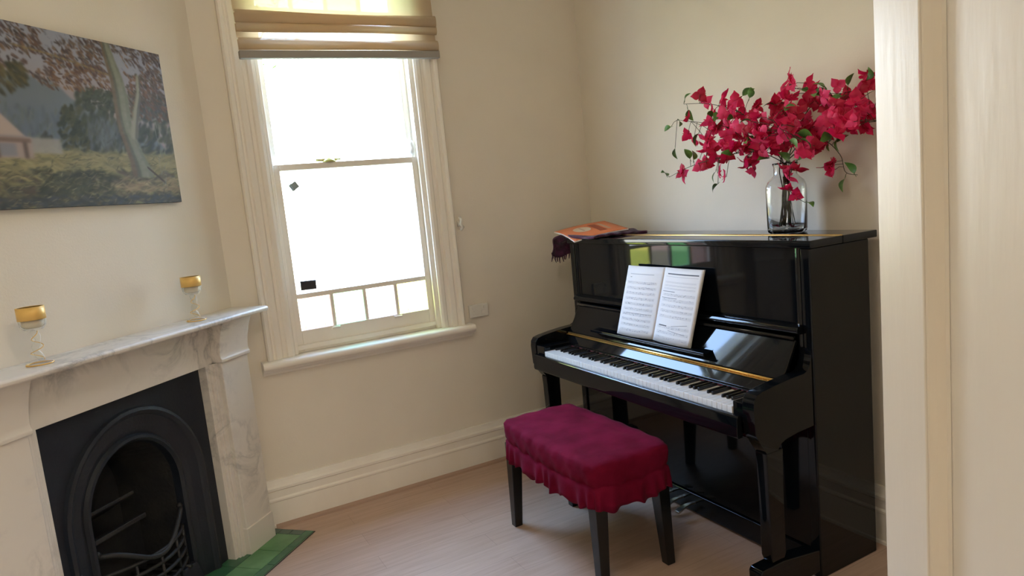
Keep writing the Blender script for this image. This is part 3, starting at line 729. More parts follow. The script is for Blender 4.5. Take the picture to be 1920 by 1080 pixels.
# arms with rounded front, legs, toes
def armprof():
    P = [(-.412, .590), (-.50, .585), (-.560, .576), (-.585, .566), (-.60, .548), (-.655, .548), (-.672, .570), (-.690, .600), (-.704, .625), (-.708, .72), (-.704, .745), (-.690, .762), (-.66, .770),
         (-.60, .778), (-.52, .786), (-.455, .789), (-.438, .796), (-.424, .812), (-.414, .84), (-.412, .87)]
    return P
for y0, y1 in ((YR+.006, YR+.056), (YL-.056, YL-.006)):
    bm = bmesh.new(); PY(bm, armprof(), y0, y1); pp('arm', bm, bevel=.004)
    yc = (y0+y1)/2
    bm = bmesh.new()
    rings = []
    for z, h, w in ((.14, .030, .020), (.165, .038, .023), (.30, .037, .023), (.50, .040, .024), (.549, .042, .025)):
        rings.append([bm.verts.new((-.617+a*h, yc+b*w, z)) for a, b in ((-1, -1), (1, -1), (1, 1), (-1, 1))])
    bm.faces.new(rings[0]); bm.faces.new(rings[-1])
    for a, b in zip(rings, rings[1:]):
        for k in range(4): bm.faces.new((a[k], a[(k+1) % 4], b[(k+1) % 4], b[k]))
    pp('leg', bm, bevel=.004)
    bm = bmesh.new(); PY(bm, [(-.41, .03), (-.70, .03), (-.715, .04), (-.715, .125), (-.705, .138), (-.60, .140), (-.41, .115)], y0-.004, y1+.004); 
    tb = pp('toe_block', bm, bevel=.005)
    bm = bmesh.new()
    prism(bm, [(-.665+.018*math.cos(2*PI*k/16), .0185+.018*math.sin(2*PI*k/16)) for k in range(16)], lambda x, z: (x, yc-.008, z), lambda x, z: (x, yc+.008, z)); cs = obj('caster', bm, M_gold, parent=tb)
pp('bottom_panel', B(-.400, -.386, YR+.04, YL-.04, .105, .60), bevel=.002)
pp('bottom_rail', B(-.408, -.10, YR+.04, YL-.04, .012, .10), bevel=.004)
for y in (-1.055, -1.132, -1.210):
    bm = bmesh.new(); P = [(-.400, .060), (-.440, .062), (-.470, .060), (-.500, .052), (-.515, .046)]; w = [.008, .009, .012, .015, .013]
    top = []; bot = []
    for (x, z), ww in zip(P, w):
        top.append([bm.verts.new((x, y+k*ww, z+.005)) for k in (-1, 1)]); bot.append([bm.verts.new((x, y+k*ww, z-.004)) for k in (-1, 1)])
    for i in range(4):
        bm.faces.new((top[i][0], top[i+1][0], top[i+1][1], top[i][1])); bm.faces.new((bot[i][0], bot[i][1], bot[i+1][1], bot[i+1][0]))
        bm.faces.new((top[i][0], bot[i][0], bot[i+1][0], top[i+1][0])); bm.faces.new((top[i][1], top[i+1][1], bot[i+1][1], bot[i][1]))
    bm.faces.new((top[4][0], bot[4][0], bot[4][1], top[4][1])); bm.faces.new((top[0][0], top[0][1], bot[0][1], bot[0][0]))
    pp('pedal', bm, M_chrome, bevel=.002)
# music desk: ledge on the fallboard
bm = bmesh.new(); PY(bm, [(-.520, .798), (-.462, .806), (-.460, .828), (-.474, .812), (-.516, .806), (-.522, .812), (-.526, .810), (-.525, .798)], -1.445, -.665)
PY(bm, [(-.515, .797), (-.485, .772), (-.475, .772), (-.46, .800)], -1.43, -.70)
pp('music_desk', bm, bevel=.0015)

# ------------------------------------------------------------------ open music book on the desk
mb = empty('open_music_book', (-.497, -1.10, .812)); tag(mb, 'open white music book with printed pages standing on the piano music desk', 'book')
def page_pt(y, h, t=0):
    """y: offset from spine (+ = left page in photo), h: 0..1 height"""
    a = abs(y)/.245
    bulge = .016*math.sin(min(a, 1)*PI*.85)**.8 if a > 0 else 0
    x = .006 + .070*h - bulge*(1-.25*h) - .004*a + t
    lean = -.035*h                       # book leans slightly to the right
    return Vector((x, y + lean*1.0, .318*h - .002*0))
for sgn, nm in ((1, 'left_page'), (-1, 'right_page')):
    bm = bmesh.new()
    f = grid(bm, lambda u, v: page_pt(sgn*.245*u, v), 16, 10); bk = grid(bm, lambda u, v: page_pt(sgn*.245*u, v, .007 if sgn < 0 else .004), 16, 10)
    for j in range(10):
        bm.faces.new((f[j][16], bk[j][16], bk[j+1][16], f[j+1][16])); bm.faces.new((f[j][0], bk[j][0], bk[j+1][0], f[j+1][0]))
    for i in range(16):
        bm.faces.new((f[0][i], f[0][i+1], bk[0][i+1], bk[0][i])); bm.faces.new((f[10][i], f[10][i+1], bk[10][i+1], bk[10][i]))
    pg = obj(nm, bm, M_page, parent=mb)
    def line(bm, a0, a1, h, th, mi=0, slope=0):
        n = 10
        for i in range(n):
            A0, A1 = a0+(a1-a0)*i/n, a0+(a1-a0)*(i+1)/n; h0, h1 = h+slope*i/n, h+slope*(i+1)/n
            v = [bm.verts.new(page_pt(sgn*A, hh, -.0006)) for A, hh in ((A0, h0), (A1, h1), (A1, h1+th), (A0, h0+th))]
            bm.faces.new(v).material_index = mi
    bm = bmesh.new(); rr = random.Random(8 if sgn > 0 else 9)
    if sgn > 0:
        line(bm, .055, .215, .885, .006, 0); line(bm, .20, .212, .84, .006, 1)
        h = .78
        while h > .06:
            for k in range(5): line(bm, .03, .225, h-k*.0075, .0013)
            for k in range(22):
                a = rr.uniform(.035, .22); line(bm, a, a+.004, h-rr.uniform(0, .03), .005, 0)
            h -= .075
        line(bm, .03, .20, .33, .004, 1)
    else:
        line(bm, .03, .225, .915, .016, 1); line(bm, .02, .225, .885, .003)
        for h in (.82, .775, .735): 
            for k in range(3): line(bm, .02, .22, h-k*.008, .0013)
        line(bm, .015, .10, .685, .006, 1); line(bm, .015, .12, .60, .005, 1)
        h = .66
        while h > .05:
            if not .30 < h < .36:
                for k in range(5): line(bm, .02, .225, h-k*.0075, .0013)
                for k in range(16):
                    a = rr.uniform(.03, .22); line(bm, a, a+.004, h-rr.uniform(0, .03), .005, 0)
            h -= .072
        line(bm, .03, .085, .225, .014, 1); line(bm, .115, .21, .235, .004, 1, .04); line(bm, .10, .205, .175, .004, 1, -.03)
    obj('printed_music', bm, M_ink, parent=pg, mats=[M_ink, M_ink2])

# ------------------------------------------------------------------ scarf and orange book on the lid
rr = random.Random(2)
def scarf(u, v):
    # v along piano (0 = hanging end past the left side, 1 = inland); u across depth
    x = -.435 + .33*u
    if v < .42:          # hangs down past the piano end
        t = v/.42; y = -.225 - .13*t + .02*math.sin(u*13); z = 1.150 + .114*math.sin(t*PI/2) + .012*math.sin(u*17+2)
        y += .03*math.sin(t*PI)
    else:
        t = (v-.42)/.58; y = -.36 - .28*t; z = 1.262 + .005*math.sin(t*7+u*4) - .003*t
    z += .003*math.sin(x*90+y*40) ; y += .006*math.sin(x*70)
    return Vector((x + .010*math.sin(v*19), y, z))
bm = bmesh.new(); f = grid(bm, scarf, 40, 40)
o = obj('scarf', bm, M_cloth); md = o.modifiers.new('sol', 'SOLIDIFY'); md.thickness = .009; md.offset = 0
tag(o, 'dark plum knitted scarf draped over the left end of the piano lid', 'scarf')
bm = bmesh.new()
for k in range(26):
    p = scarf(k/25, 0); dx = rr.uniform(-.006, .006)
    tube(bm, [p+Vector((0, 0, .01)), p+Vector((dx, .004, -.012)), p+Vector((dx*2, rr.uniform(-.006, .008), -.022-rr.uniform(0, .014)))], [.004, .0035, .002], 6)
fr = obj('fringe', bm, M_cloth, parent=o)

ob = empty('orange_booklet', (-.33, -.43, 1.28)); tag(ob, 'orange music booklet with round cream emblem lying over the scarf on the piano', 'book')
CA, CB, CC, CDD = Vector((-.432, -.257, 1.288)), Vector((-.452, -.480, 1.240)), Vector((-.205, -.620, 1.281)), Vector((-.190, -.395, 1.322))
def bk(u, v, off=0):     # u: from the A-B edge inward, v: from A to B
    a = CA.lerp(CB, v); b = CDD.lerp(CC, v); p = a.lerp(b, u)
    p.z += .010*math.sin(PI*v)*(1-u) + .006*math.sin(PI*u) + off
    return p - Vector((.33*-1, -.43, 1.28)) if False else p - Vector((-.33, -.43, 1.28))
def slab(o0, o1, n=12):
    bm = bmesh.new(); a = grid(bm, lambda u, v: bk(u, v, o1), n, n); b = grid(bm, lambda u, v: bk(u, v, o0), n, n)
    for i in range(n):
        bm.faces.new((a[0][i], a[0][i+1], b[0][i+1], b[0][i])); bm.faces.new((a[n][i], a[n][i+1], b[n][i+1], b[n][i]))
        bm.faces.new((a[i][0], a[i+1][0], b[i+1][0], b[i][0])); bm.faces.new((a[i][n], a[i+1][n], b[i+1][n], b[i][n]))
    return bm
obj('pages', slab(-.005, .001), M_page, parent=ob)
fc_ = obj('front_cover', slab(.0012, .0022), M_orange, parent=ob)
bm = bmesh.new()
c = bm.verts.new(bk(.36, .47, .0032)); ring = [bm.verts.new(bk(.36+.155*math.cos(2*PI*k/32), .47+.20*math.sin(2*PI*k/32), .0032)) for k in range(32)]
for k in range(32): bm.faces.new((c, ring[k], ring[(k+1) % 32]))
obj('round_emblem', bm, M_cream, parent=fc_)
bm = bmesh.new()
def q4(u0, u1, v0, v1, off=.0032, n=4):
    for i in range(n):
        a, b = v0+(v1-v0)*i/n, v0+(v1-v0)*(i+1)/n
        bm.faces.new([bm.verts.new(bk(*p, off)) for p in ((u0, a), (u1, a), (u1, b), (u0, b))])
q4(.56, .70, .22, .82)
obj('title_block', bm, M_orange2, parent=fc_)
bm = bmesh.new()
q4(.74, .80, .2, .75)
M_muted = mat('muted_print', (.55, .38, .26), .5)
obj('printed_lines', bm, M_muted, parent=fc_)
bm = bmesh.new(); q4(.33, .37, .34, .62, .0042); obj('emblem_text', bm, M_muted, parent=fc_)

# ------------------------------------------------------------------ stool
st = empty('piano_stool', (-.925, -1.105, 0)); tag(st, 'piano stool with black tapered legs under a burgundy velvet cover', 'stool')
SI = Matrix.Translation((.925, 1.105, 0))
def sp2(name, bm, m, **k):
    o = obj(name, bm, m, parent=st, **k); o.matrix_parent_inverse = SI; return o
for x, y in ((-1.090, -.770), (-.775, -.770), (-1.085, -1.435), (-.765, -1.435)):
    bm = bmesh.new(); a = []
    for z, h in ((0, .019), (.40, .029)):
        ox = (.014 if x < -.9 else -.014)*(z > .1); oy = (.014 if y < -1.1 else -.014)*(z > .1)
        a.append([bm.verts.new((x+ox+p*h, y+oy+q*h, z)) for p, q in ((-1, -1), (1, -1), (1, 1), (-1, 1))])
    bm.faces.new(a[0]); bm.faces.new(a[1])
    for k in range(4): bm.faces.new((a[0][k], a[0][(k+1) % 4], a[1][(k+1) % 4], a[1][k]))
    sp2('leg', bm, M_blackleg, bevel=.003)
bm = bmesh.new(); bx(bm, -1.09, -.76, -1.44, -.765, .375, .42); sp2('seat_frame', bm, M_blackleg, bevel=.003)
# velvet cover: rounded cushion top, gathered skirt
SX, SY, CX, CY = .178, .352, -.925, -1.107
def rbox(t, gx=0, gy=0, rad=.03):
    """rounded rectangle outline, t in 0..1 going round"""
    a, b = SX+gx, SY+gy; per = 4*(a+b); d = t*per
    if d < 2*b: p = (a, -b+d); nn = (1, 0); w = (d/(2*b))
    elif d < 2*b+2*a: d -= 2*b; p = (a-d, b); nn = (0, 1); w = d/(2*a)
    elif d < 4*b+2*a: d -= 2*b+2*a; p = (-a, b-d); nn = (-1, 0); w = d/(2*b)
    else: d -= 4*b+2*a; p = (-a+d, -b); nn = (0, -1); w = d/(2*a)
    # corner rounding by superellipse pull
    x, y = p; k = 14
    s = (abs(x/a)**k+abs(y/b)**k)**(1/k); return x/s, y/s, nn, w
NT = 440
rings = []; rs2 = random.Random(6)
prof = [(-.045, .004, .508), (-.014, .002, .5065), (.000, -.001, .503), (.008, 0, .494), (.010, 0, .476), (.010, 0, .450), (.008, 0, .430), (.003, 0, .421), (.003, 0, .417), (.009, 0, .408), (.011, 0, .390), (.012, 0, .372), (.013, 0, .352), (.014, 0, .332)]
bm = bmesh.new(); ph = [rs2.uniform(0, 6) for _ in range(6)]
for i, (g, _, z) in enumerate(prof):
    ring = []
    for k in range(NT):
        t = k/NT; x, y, nn, w = rbox(t, g, g)
        zz = z; bul = 0
        if i >= 2:
            bul = .012*math.sin(PI*w)*(i <= 9 or 1)
            zz += -.010*math.sin(PI*w)*(1 if i > 4 else .3) + .002*math.sin(2*PI*t*17+ph[0])
        if 3 <= i <= 7: bul += .0025*math.sin(2*PI*t*21+ph[1]+z*60)+.0015*math.sin(2*PI*t*43+ph[2]-z*90)
        if i >= 9:
            amp = (i-8)/5; bul += amp*(.0075*math.sin(2*PI*t*30+2.2*math.sin(2*PI*t*7+ph[3]))+.004*math.sin(2*PI*t*19+ph[4]))
            if i == 13: zz += .007*math.sin(2*PI*t*13+ph[5]) + .004*math.sin(2*PI*t*30)
        ring.append(bm.verts.new((CX+x+nn[0]*bul, CY+y+nn[1]*bul, zz)))
    rings.append(ring)
for a, b in zip(rings, rings[1:]):
    for k in range(NT):
        f = bm.faces.new((a[k], a[(k+1) % NT], b[(k+1) % NT], b[k])); f.smooth = True
# top surface as concentric rings, gently crowned with creases
last = rings[0]
for s_ in (.9, .75, .6, .45, .3, .15):
    ring = []
    for k in range(NT):
        x, y, nn, w = rbox(k/NT, -.045, -.045); x *= s_; y *= s_ if s_ > .2 else s_
        zc = .506+.008*(1-s_*s_) + .0016*math.sin(y*30+x*20)*s_ + .0013*math.sin(x*60-y*24)
        ring.append(bm.verts.new((CX+x, CY+y, zc)))
    for k in range(NT):
        f = bm.faces.new((last[k], last[(k+1) % NT], ring[(k+1) % NT], ring[k])); f.smooth = True
    last = ring
f = bm.faces.new(last); f.smooth = True
cv = sp2('velvet_cover', bm, M_velvet); cv['label'] = 'burgundy velvet cover with gathered skirt'
md = cv.modifiers.new('sol', 'SOLIDIFY'); md.thickness = .0025; md.offset = -1

# ------------------------------------------------------------------ vase
VX, VY, VZ = -.140, -1.556, 1.2535
bm = bmesh.new()
lathe(bm, [(0, .0), (.060, 0), (.068, .004), (.071, .012), (.073, .165), (.072, .186), (.064, .206), (.050, .219), (.042, .229), (.041, .262), (.045, .270), (.0455, .276), (.0415, .277), (.038, .262), (.0385, .231), (.048, .216), (.061, .203), (.0685, .186), (.0695, .165), (.0675, .018), (.058, .010), (0, .010)], 64, sq=.30)
va = obj('glass_vase', bm, M_glass); va.location = (VX, VY, VZ); va.rotation_euler = (0, 0, .25)
tag(va, 'clear glass bottle vase holding red flower branches on the piano lid', 'vase')

# ------------------------------------------------------------------ bougainvillea branches
def bract_mesh(seed):
    r = random.Random(seed); bm = bmesh.new()
    for k in range(3):
        a0 = 2*PI*k/3+r.uniform(-.25, .25); L = r.uniform(.036, .046); Wd = L*.44; lift = r.uniform(.35, .95)
        n = 6; rows = []
        for i in range(n+1):
            t = i/n; w = Wd*max(.004, (math.sin(PI*min(1, t+.02)**.8))**.9)*(1 if t < .45 else 1-(t-.45)*.9)
            rad = L*t; z = lift*L*t**1.2 - .25*L*t*t + .004*math.sin(t*6+seed)
            row = []
            for j in (-1, -.5, 0, .5, 1):
                y = w*j; zz = z + .25*abs(j)*w + .0015*math.sin(j*5+k)
                row.append(bm.verts.new((rad*math.cos(a0)-y*math.sin(a0), rad*math.sin(a0)+y*math.cos(a0), zz)))
            rows.append(row)
        for a, b in zip(rows, rows[1:]):
            for j in range(4): f = bm.faces.new((a[j], a[j+1], b[j+1], b[j])); f.smooth = True
    for k in range(3):      # second smaller ring
        a0 = 2*PI*(k+.5)/3+r.uniform(-.25, .25); L = r.uniform(.020, .028)
        v = [bm.verts.new(p) for p in ((0, 0, .002), (L*.5*math.cos(a0-.42), L*.5*math.sin(a0-.42), .014), (L*math.cos(a0), L*math.sin(a0), .020), (L*.5*math.cos(a0+.42), L*.5*math.sin(a0+.42), .014))]
        bm.faces.new(v)
    me = bpy.data.meshes.new('blossom'); bm.to_mesh(me); bm.free(); return me
def leaf_mesh(seed):
    r = random.Random(seed); bm = bmesh.new(); L = .052; n = 7; rows = []
    for i in range(n+1):
        t = i/n; w = L*.30*math.sin(PI*t**.8)**.9+.0003; z = .006*math.sin(t*3)-.012*t*t
        rows.append([bm.verts.new((L*t, w*j, z+abs(j)*w*.3)) for j in (-1, 0, 1)])
    for a, b in zip(rows, rows[1:]):
        for j in range(2): f = bm.faces.new((a[j], a[j+1], b[j+1], b[j])); f.smooth = True
    tube(bm, [(-.012, 0, 0), (0, 0, 0)], .001, 5)
    me = bpy.data.meshes.new('leaf'); bm.to_mesh(me); bm.free(); me.materials.append(M_leaf); return me
BM_ = []
for m_ in M_petal:
    for s_ in (1, 2, 3):
        x = bract_mesh(s_); x.materials.append(m_); BM_.append(x)
LM = [leaf_mesh(1), leaf_mesh(2)]
base = Vector((VX, VY, VZ+.262))
R3 = random.Random(11)
def branch(label, pts, blossoms, leaves, thick=.0022):
    """pts: (px,py,x) photo measurements of the branch; blossoms/leaves: lists of the same"""
    root = empty('bougainvillea_branch', (VX, VY, VZ+.02)); tag(root, label, 'flower branch', 'artificial bougainvillea branches in the vase')
    off = root.location
    P = [Vector((VX+R3.uniform(-.025, .025), VY+R3.uniform(-.025, .025), VZ+.02)), Vector((VX+R3.uniform(-.014, .014), VY+R3.uniform(-.014, .014), VZ+.17)), base+Vector((R3.uniform(-.018, .018), R3.uniform(-.018, .018), 0))] + [at(*p) for p in pts]
    dense = [Vector(p) for p in smoothpath([tuple(p) for p in P], 6)]
    bm = bmesh.new(); tube(bm, [p-off for p in dense], [thick*(1.25-.8*i/len(dense)) for i in range(len(dense))], 6)
    twigs = []
    def near(q):
        return min(dense[12:], key=lambda d: (d-q).length)
    for q, kind in [(at(*b), 0) for b in blossoms]+[(at(*l), 1) for l in leaves]:
        d = near(q); mid = (d+q)/2+Vector((0, 0, .006)); tube(bm, [d-off, mid-off, q-off], .0011, 5)
    obj('stem', bm, M_stem, parent=root)
    for (px, py, x) in blossoms:
        o = bpy.data.objects.new('blossom', R3.choice(BM_)); COL.objects.link(o); o.parent = root; o.location = at(px, py, x)-off
        o.rotation_euler = (R3.uniform(-1.6, 1.6), R3.uniform(-2.2, .6), R3.uniform(0, 6.28)); s_ = R3.uniform(.75, 1.1); o.scale = (s_,)*3
    for (px, py, x) in leaves:
        o = bpy.data.objects.new('leaf', R3.choice(LM)); COL.objects.link(o); o.parent = root; q = at(px, py, x); o.location = q-off
        d = q-near(q); az = math.atan2(d.y, d.x) if d.length > .004 else R3.uniform(0, 6.28)
        o.rotation_euler = (R3.uniform(-1.2, 1.2), -math.asin(max(-1, min(1, d.z/max(d.length, 1e-4))))*.8+R3.uniform(-.4, .4), az+R3.uniform(-.5, .5)); s_ = R3.uniform(.8, 1.15); o.scale = (s_,)*3
def clus(cx, cy, rx, ry, n, x0=-.28, x1=-.08):
    return [(cx+rx*R3.uniform(-1, 1), cy+ry*R3.uniform(-1, 1), R3.uniform(x0, x1)) for _ in range(n)]
branch('red flowering branch reaching highest to the left of the vase', [(1440, 250, -.17), (1385, 210, -.19), (1330, 195, -.2), (1282, 195, -.2)],
       [(1312, 178, -.2), (1322, 192, -.18), (1352, 185, -.18), (1360, 205, -.2), (1378, 188, -.2), (1335, 215, -.22)] + clus(1395, 215, 40, 20, 15),
       [(1284, 190, -.2), (1290, 206, -.19), (1405, 184, -.2), (1392, 180, -.17), (1350, 212, -.24), (1375, 222, -.25)])
branch('red flowering branch spreading left at mid height', [(1450, 270, -.18), (1390, 245, -.22), (1330, 232, -.24), (1270, 225, -.25)],
       [(1292, 222, -.24), (1290, 252, -.25), (1300, 268, -.24), (1322, 262, -.26), (1345, 240, -.25), (1368, 235, -.24), (1362, 255, -.27)] + clus(1375, 248, 52, 24, 20),
       [(1272, 226, -.25), (1258, 238, -.25), (1266, 278, -.24), (1335, 220, -.25), (1408, 262, -.3), (1310, 250, -.25)])
branch('red flowering branch drooping lowest to the left', [(1455, 290, -.19), (1400, 285, -.25), (1340, 298, -.28), (1295, 312, -.29), (1255, 332, -.3)],
       [(1276, 328, -.3), (1282, 322, -.29), (1312, 312, -.29), (1325, 308, -.28), (1345, 325, -.3), (1362, 332, -.3), (1340, 290, -.28), (1355, 278, -.28)] + clus(1362, 288, 42, 20, 18, -.32, -.18),
       [(1250, 330, -.3), (1294, 298, -.29), (1342, 322, -.3), (1346, 345, -.3), (1372, 290, -.32), (1300, 300, -.28)])
branch('red flowering branch bending low between the vase and the left sprays', [(1460, 300, -.17), (1430, 290, -.2), (1410, 310, -.2)],
       [(1402, 315, -.2), (1415, 320, -.2), (1395, 305, -.22), (1420, 300, -.21)] + clus(1430, 272, 32, 20, 14, -.28, -.1), [(1415, 282, -.24), (1410, 264, -.28), (1440, 296, -.22)])
branch('red flowering branch rising upright to the highest bloom', [(1478, 250, -.15), (1478, 195, -.16), (1480, 160, -.16)],
       [(1466, 165, -.16), (1478, 150, -.16), (1488, 158, -.16), (1472, 182, -.17), (1458, 190, -.17), (1486, 185, -.16), (1512, 156, -.14), (1518, 168, -.14)] + clus(1470, 215, 30, 20, 12),
       [(1474, 205, -.25), (1502, 168, -.15), (1452, 197, -.2), (1525, 175, -.14)])
branch('dense red flowering branch in the middle facing the room', [(1470, 270, -.22), (1460, 240, -.3), (1450, 225, -.34)],
       clus(1455, 245, 42, 26, 20, -.36, -.2)+clus(1500, 270, 30, 20, 8, -.32, -.2), [(1480, 262, -.32), (1500, 262, -.3), (1470, 205, -.32), (1410, 228, -.32), (1495, 250, -.28)])
branch('red flowering branch climbing to the upper right towards the door', [(1490, 260, -.15), (1520, 200, -.13), (1570, 178, -.12), (1625, 165, -.12), (1660, 160, -.12)],
       [(1570, 162, -.12), (1618, 155, -.12), (1625, 145, -.12), (1632, 160, -.12), (1590, 175, -.12), (1610, 185, -.12)]+clus(1545, 195, 34, 16, 14)+clus(1615, 200, 22, 18, 7),
       [(1545, 165, -.13), (1590, 160, -.12), (1580, 180, -.14), (1625, 150, -.13), (1535, 178, -.2), (1550, 170, -.16)])
branch('red flowering branch stretching level to the right behind the door edge', [(1490, 280, -.15), (1530, 240, -.13), (1580, 230, -.12), (1640, 228, -.12), (1690, 215, -.12)],
       clus(1600, 222, 36, 18, 14)+clus(1535, 235, 34, 20, 18)+[(1595, 245, -.12)], [(1565, 215, -.2), (1560, 262, -.14), (1555, 250, -.16), (1572, 258, -.14), (1510, 262, -.24)])
branch('red flowering branch arching down to the right with a single low bloom', [(1495, 285, -.15), (1540, 262, -.14), (1575, 290, -.14), (1585, 322, -.14), (1608, 328, -.14)],
       [(1552, 316, -.14), (1566, 318, -.14), (1560, 310, -.14), (1545, 275, -.15), (1520, 282, -.16), (1535, 262, -.15), (1512, 268, -.16), (1548, 255, -.15)], [(1584, 335, -.14), (1568, 266, -.14), (1602, 326, -.14), (1505, 262, -.18)])
branch('short red flowering branch hanging over the front of the vase neck', [(1482, 305, -.2), (1480, 330, -.225), (1484, 362, -.225), (1510, 380, -.215)],
       [(1468, 318, -.215), (1480, 322, -.225), (1494, 320, -.215), (1476, 332, -.225), (1476, 358, -.225), (1490, 366, -.225)], [(1514, 380, -.215), (1480, 302, -.2), (1496, 300, -.2)])
# cut stems and a few fallen petals inside the vase
bm = bmesh.new()
for k in range(9):
    a = R3.uniform(0, 6.28); r1, r2 = R3.uniform(.01, .04), R3.uniform(0, .02)
    tube(bm, [(VX+r1*math.cos(a), VY+r1*math.sin(a), VZ+.016), (VX+r2*math.cos(a+2), VY+r2*math.sin(a+2), VZ+.22)], .0018, 6)
o = obj('wire_stems', bm, M_stemg); tag(o, 'bare green wire stems standing inside the glass vase', 'stems')
for k, (dx, dy, sd) in enumerate(((-.022, .035, 'nearer the window'), (-.01, -.035, 'nearer the door'))):
    o = bpy.data.objects.new('fallen_blossom', BM_[3+k]); COL.objects.link(o); o.location = (VX+dx, VY+dy, VZ+.014); o.rotation_euler = (.3*k, .2, k)
    o.scale = (.6, .6, .6)
    tag(o, 'small red blossom in the bottom of the glass vase, on the side '+sd, 'flower', 'fallen blossoms inside the vase')

# ------------------------------------------------------------------ door leaf (opened into the room beside the camera)
dr = empty('door_1', (-2.072, -3.649, 0), math.radians(61.35)); dr['kind'] = 'structure'
DL, DT = .782, .040
def dp(name, bm, m=M_door, **k): return obj(name, bm, m, parent=dr, **k)
ST, MO = .0852, .039     # stile width, moulding width
zr = [(.012, .24), (.78, .90), (1.93, 2.03)]   # bottom, lock, top rails
bm = bmesh.new(); bx(bm, DL-ST, DL, -DT, 0, .012, 2.03); bx(bm, 0, ST, -DT, 0, .012, 2.03); mx0, mx1 = DL/2-.045, DL/2+.045
bx(bm, mx0, mx1, -DT, 0, .24, 1.93)
for a, b in zr: bx(bm, ST, DL-ST, -DT, 0, a, b)
dp('frame', bm, bevel=.004)
for x0, x1 in ((ST, mx0), (mx1, DL-ST)):
    for z0, z1 in ((.24, .78), (.90, 1.93)):
        bm = bmesh.new()
        mp2 = [(0, -.001), (.0015, -.002), (.006, -.007), (.011, -.0135), (.0145, -.0155), (.016, -.0155)]
        # picture-frame moulding loops
        loops = []
        for d, h in mp2: loops.append([bm.verts.new(p) for p in ((x0+d, h, z0+d), (x1-d, h, z0+d), (x1-d, h, z1-d), (x0+d, h, z1-d))])
        for a, b in zip(loops, loops[1:]):
            for k in range(4): bm.faces.new((a[k], a[(k+1) % 4], b[(k+1) % 4], b[k]))
        dp('panel_moulding', bm)
        dp('panel', B(x0-.004, x1+.004, -.030, -.0155, z0-.004, z1+.004))
bm = bmesh.new(); lathe(bm, [(0, 0), (.026, 0), (.026, .004), (.010, .008), (.009, .030), (.020, .036), (.027, .048), (.026, .060), (.016, .070), (0, .073)], 28)
kb = dp('knob', bm, mat('dark_pewter', (.10, .08, .09), .25, 1), smooth=True); kb.location = (DL-.055, 0, .92); kb.rotation_euler = (-PI/2, 0, 0)
bm = bmesh.new(); lathe(bm, [(0, 0), (.022, 0), (.022, .003), (.019, .006), (.010, .008), (.008, .013), (0, .014)], 28)
kb2 = dp('lock_rose', bm, mat('dull_nickel', (.20, .17, .18), .3, 1), smooth=True); kb2.location = (DL-.052, 0, 1.014); kb2.rotation_euler = (-PI/2, 0, 0)
# door frame
bm = bmesh.new(); bx(bm, DX0-.09, DX0, YF, YF+.02, 0, DZ+.09); bx(bm, DX1, DX1+.09, YF, YF+.018, 0, DZ+.09); bx(bm, DX0, DX1, YF, YF+.02, DZ, DZ+.09); bx(bm, DX0, DX0+.02, YF-.12, YF, 0, DZ)
struct('trim_2', bm, M_trim, bevel=.003)

# ------------------------------------------------------------------ unseen pendants added as fill light, one in the room, one in the hall
def pendant(name, loc, power, label, col=(1, .90, .77)):
    r = empty(name, loc); tag(r, label, 'lamp')
    bm = bmesh.new(); tube(bm, [(0, 0, .12), (0, 0, .36)], .004, 8); lathe(bm, [(0, .345), (.05, .345), (.045, .37), (0, .372)], 20); obj('cord', bm, M_plastic, parent=r)
    bm = bmesh.new(); lathe(bm, [(.03, .12), (.10, .10), (.14, .02), (.137, .02), (.098, .097), (.03, .117)], 32); obj('lamp_shade', bm, mat('lamp_shade', (.8, .76, .66), .6), parent=r)
    bm = bmesh.new(); lathe(bm, [(0, .0), (.02, .004), (.03, .025), (.024, .05), (.012, .08), (0, .085)], 20); obj('bulb', bm, mat('bulb_glow', (1, 1, 1), .4, emis=((1, .8, .55), 6)), parent=r)
    l = bpy.data.lights.new(name+'_light', 'POINT'); l.energy = power; l.color = col; l.shadow_soft_size = .16
    lo = bpy.data.objects.new(name+'_light', l); COL.objects.link(lo); lo.location = (loc[0], loc[1], loc[2]-.06)
pendant('hall_fill_pendant', (-2.35, YF-.95, 2.42), 75, 'unseen pendant lamp added in the hallway as fill light through the doorway')  # added fill, brightens the fireplace wall through the doorway
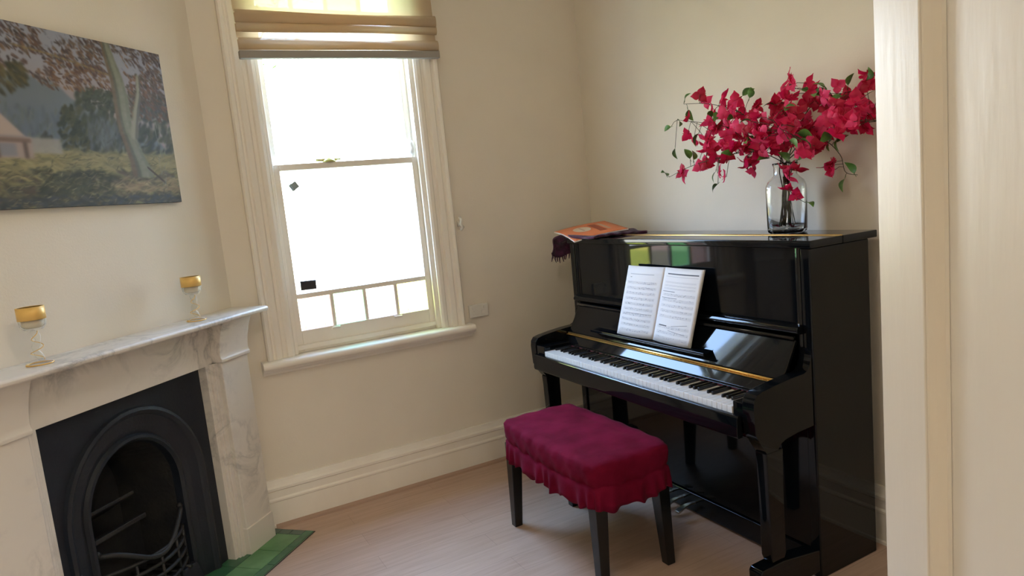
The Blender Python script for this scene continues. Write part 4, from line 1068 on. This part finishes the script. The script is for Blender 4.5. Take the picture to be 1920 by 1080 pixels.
pendant('room_fill_pendant', (-1.9, -2.3, 2.68), 17, 'unseen pendant lamp added under the room ceiling as fill light')  # added fill, lifts the darker parts of the room

# ------------------------------------------------------------------ garden outside
struct('ground', B(-12, 10, .26, 16, -.5, -.45), nz(mat('garden_ground', (.16, .18, .08), .9), 2, (.12, .13, .07), (.2, .22, .10)))
fe = empty('garden_fence', (-1.5, 6.0, -.45)); tag(fe, 'pale timber paling fence across the garden outside the window', 'fence')
bm = bmesh.new()
for k in range(60): bx(bm, -4+.135*k, -4+.135*k+.12, 0, .02, .03, 1.75)
obj('palings', bm, mat('fence_timber', (.42, .38, .32), .8), parent=fe); obj('rail', B(-4, 4.1, .02, .07, .4, .48), mat('fence_rail', (.38, .34, .28), .8), parent=fe)
tr = empty('garden_tree', (-1.15, 4.0, -.45)); tag(tr, 'slender garden tree with open branches outside the window', 'tree')
bm = bmesh.new(); RT = random.Random(21); tips = []
def grow(p, d, L, r, lev):
    pts = [p]; q = p
    for k in range(4):
        d = (d+Vector((RT.uniform(-.15, .15), RT.uniform(-.15, .15), RT.uniform(-.03, .12)))).normalized(); q = q+d*L/4; pts.append(q)
    tube(bm, pts, [r*(1-.11*k) for k in range(5)], 6)
    if lev == 0: tips.append(q); return
    for k in range(3):
        a = RT.uniform(0, 6.28); nd = (d*1.0+Vector((math.cos(a), math.sin(a), RT.uniform(.1, .5)))*.75).normalized(); grow(pts[RT.choice((2, 3, 4))], nd, L*.68, r*.55, lev-1)
    tips.append(q)
grow(Vector((0, 0, 0)), Vector((0, 0, 1)), 2.4, .06, 4)
obj('trunk', bm, mat('bark', (.2, .17, .14), .9), parent=tr)
bm = bmesh.new()
for t in tips:
    for k in range(5):
        c = t+Vector((RT.gauss(0, .12), RT.gauss(0, .12), RT.gauss(0, .12))); a = RT.uniform(0, 6.28); d = Vector((math.cos(a), math.sin(a), RT.uniform(-.5, .5)))*.045; e_ = d.cross(Vector((0, 0, 1))).normalized()*.02
        bm.faces.new([bm.verts.new(p) for p in (c-d, c+e_, c+d, c-e_)])
obj('foliage', bm, mat('garden_leaf', (.10, .2, .05), .6), parent=tr)
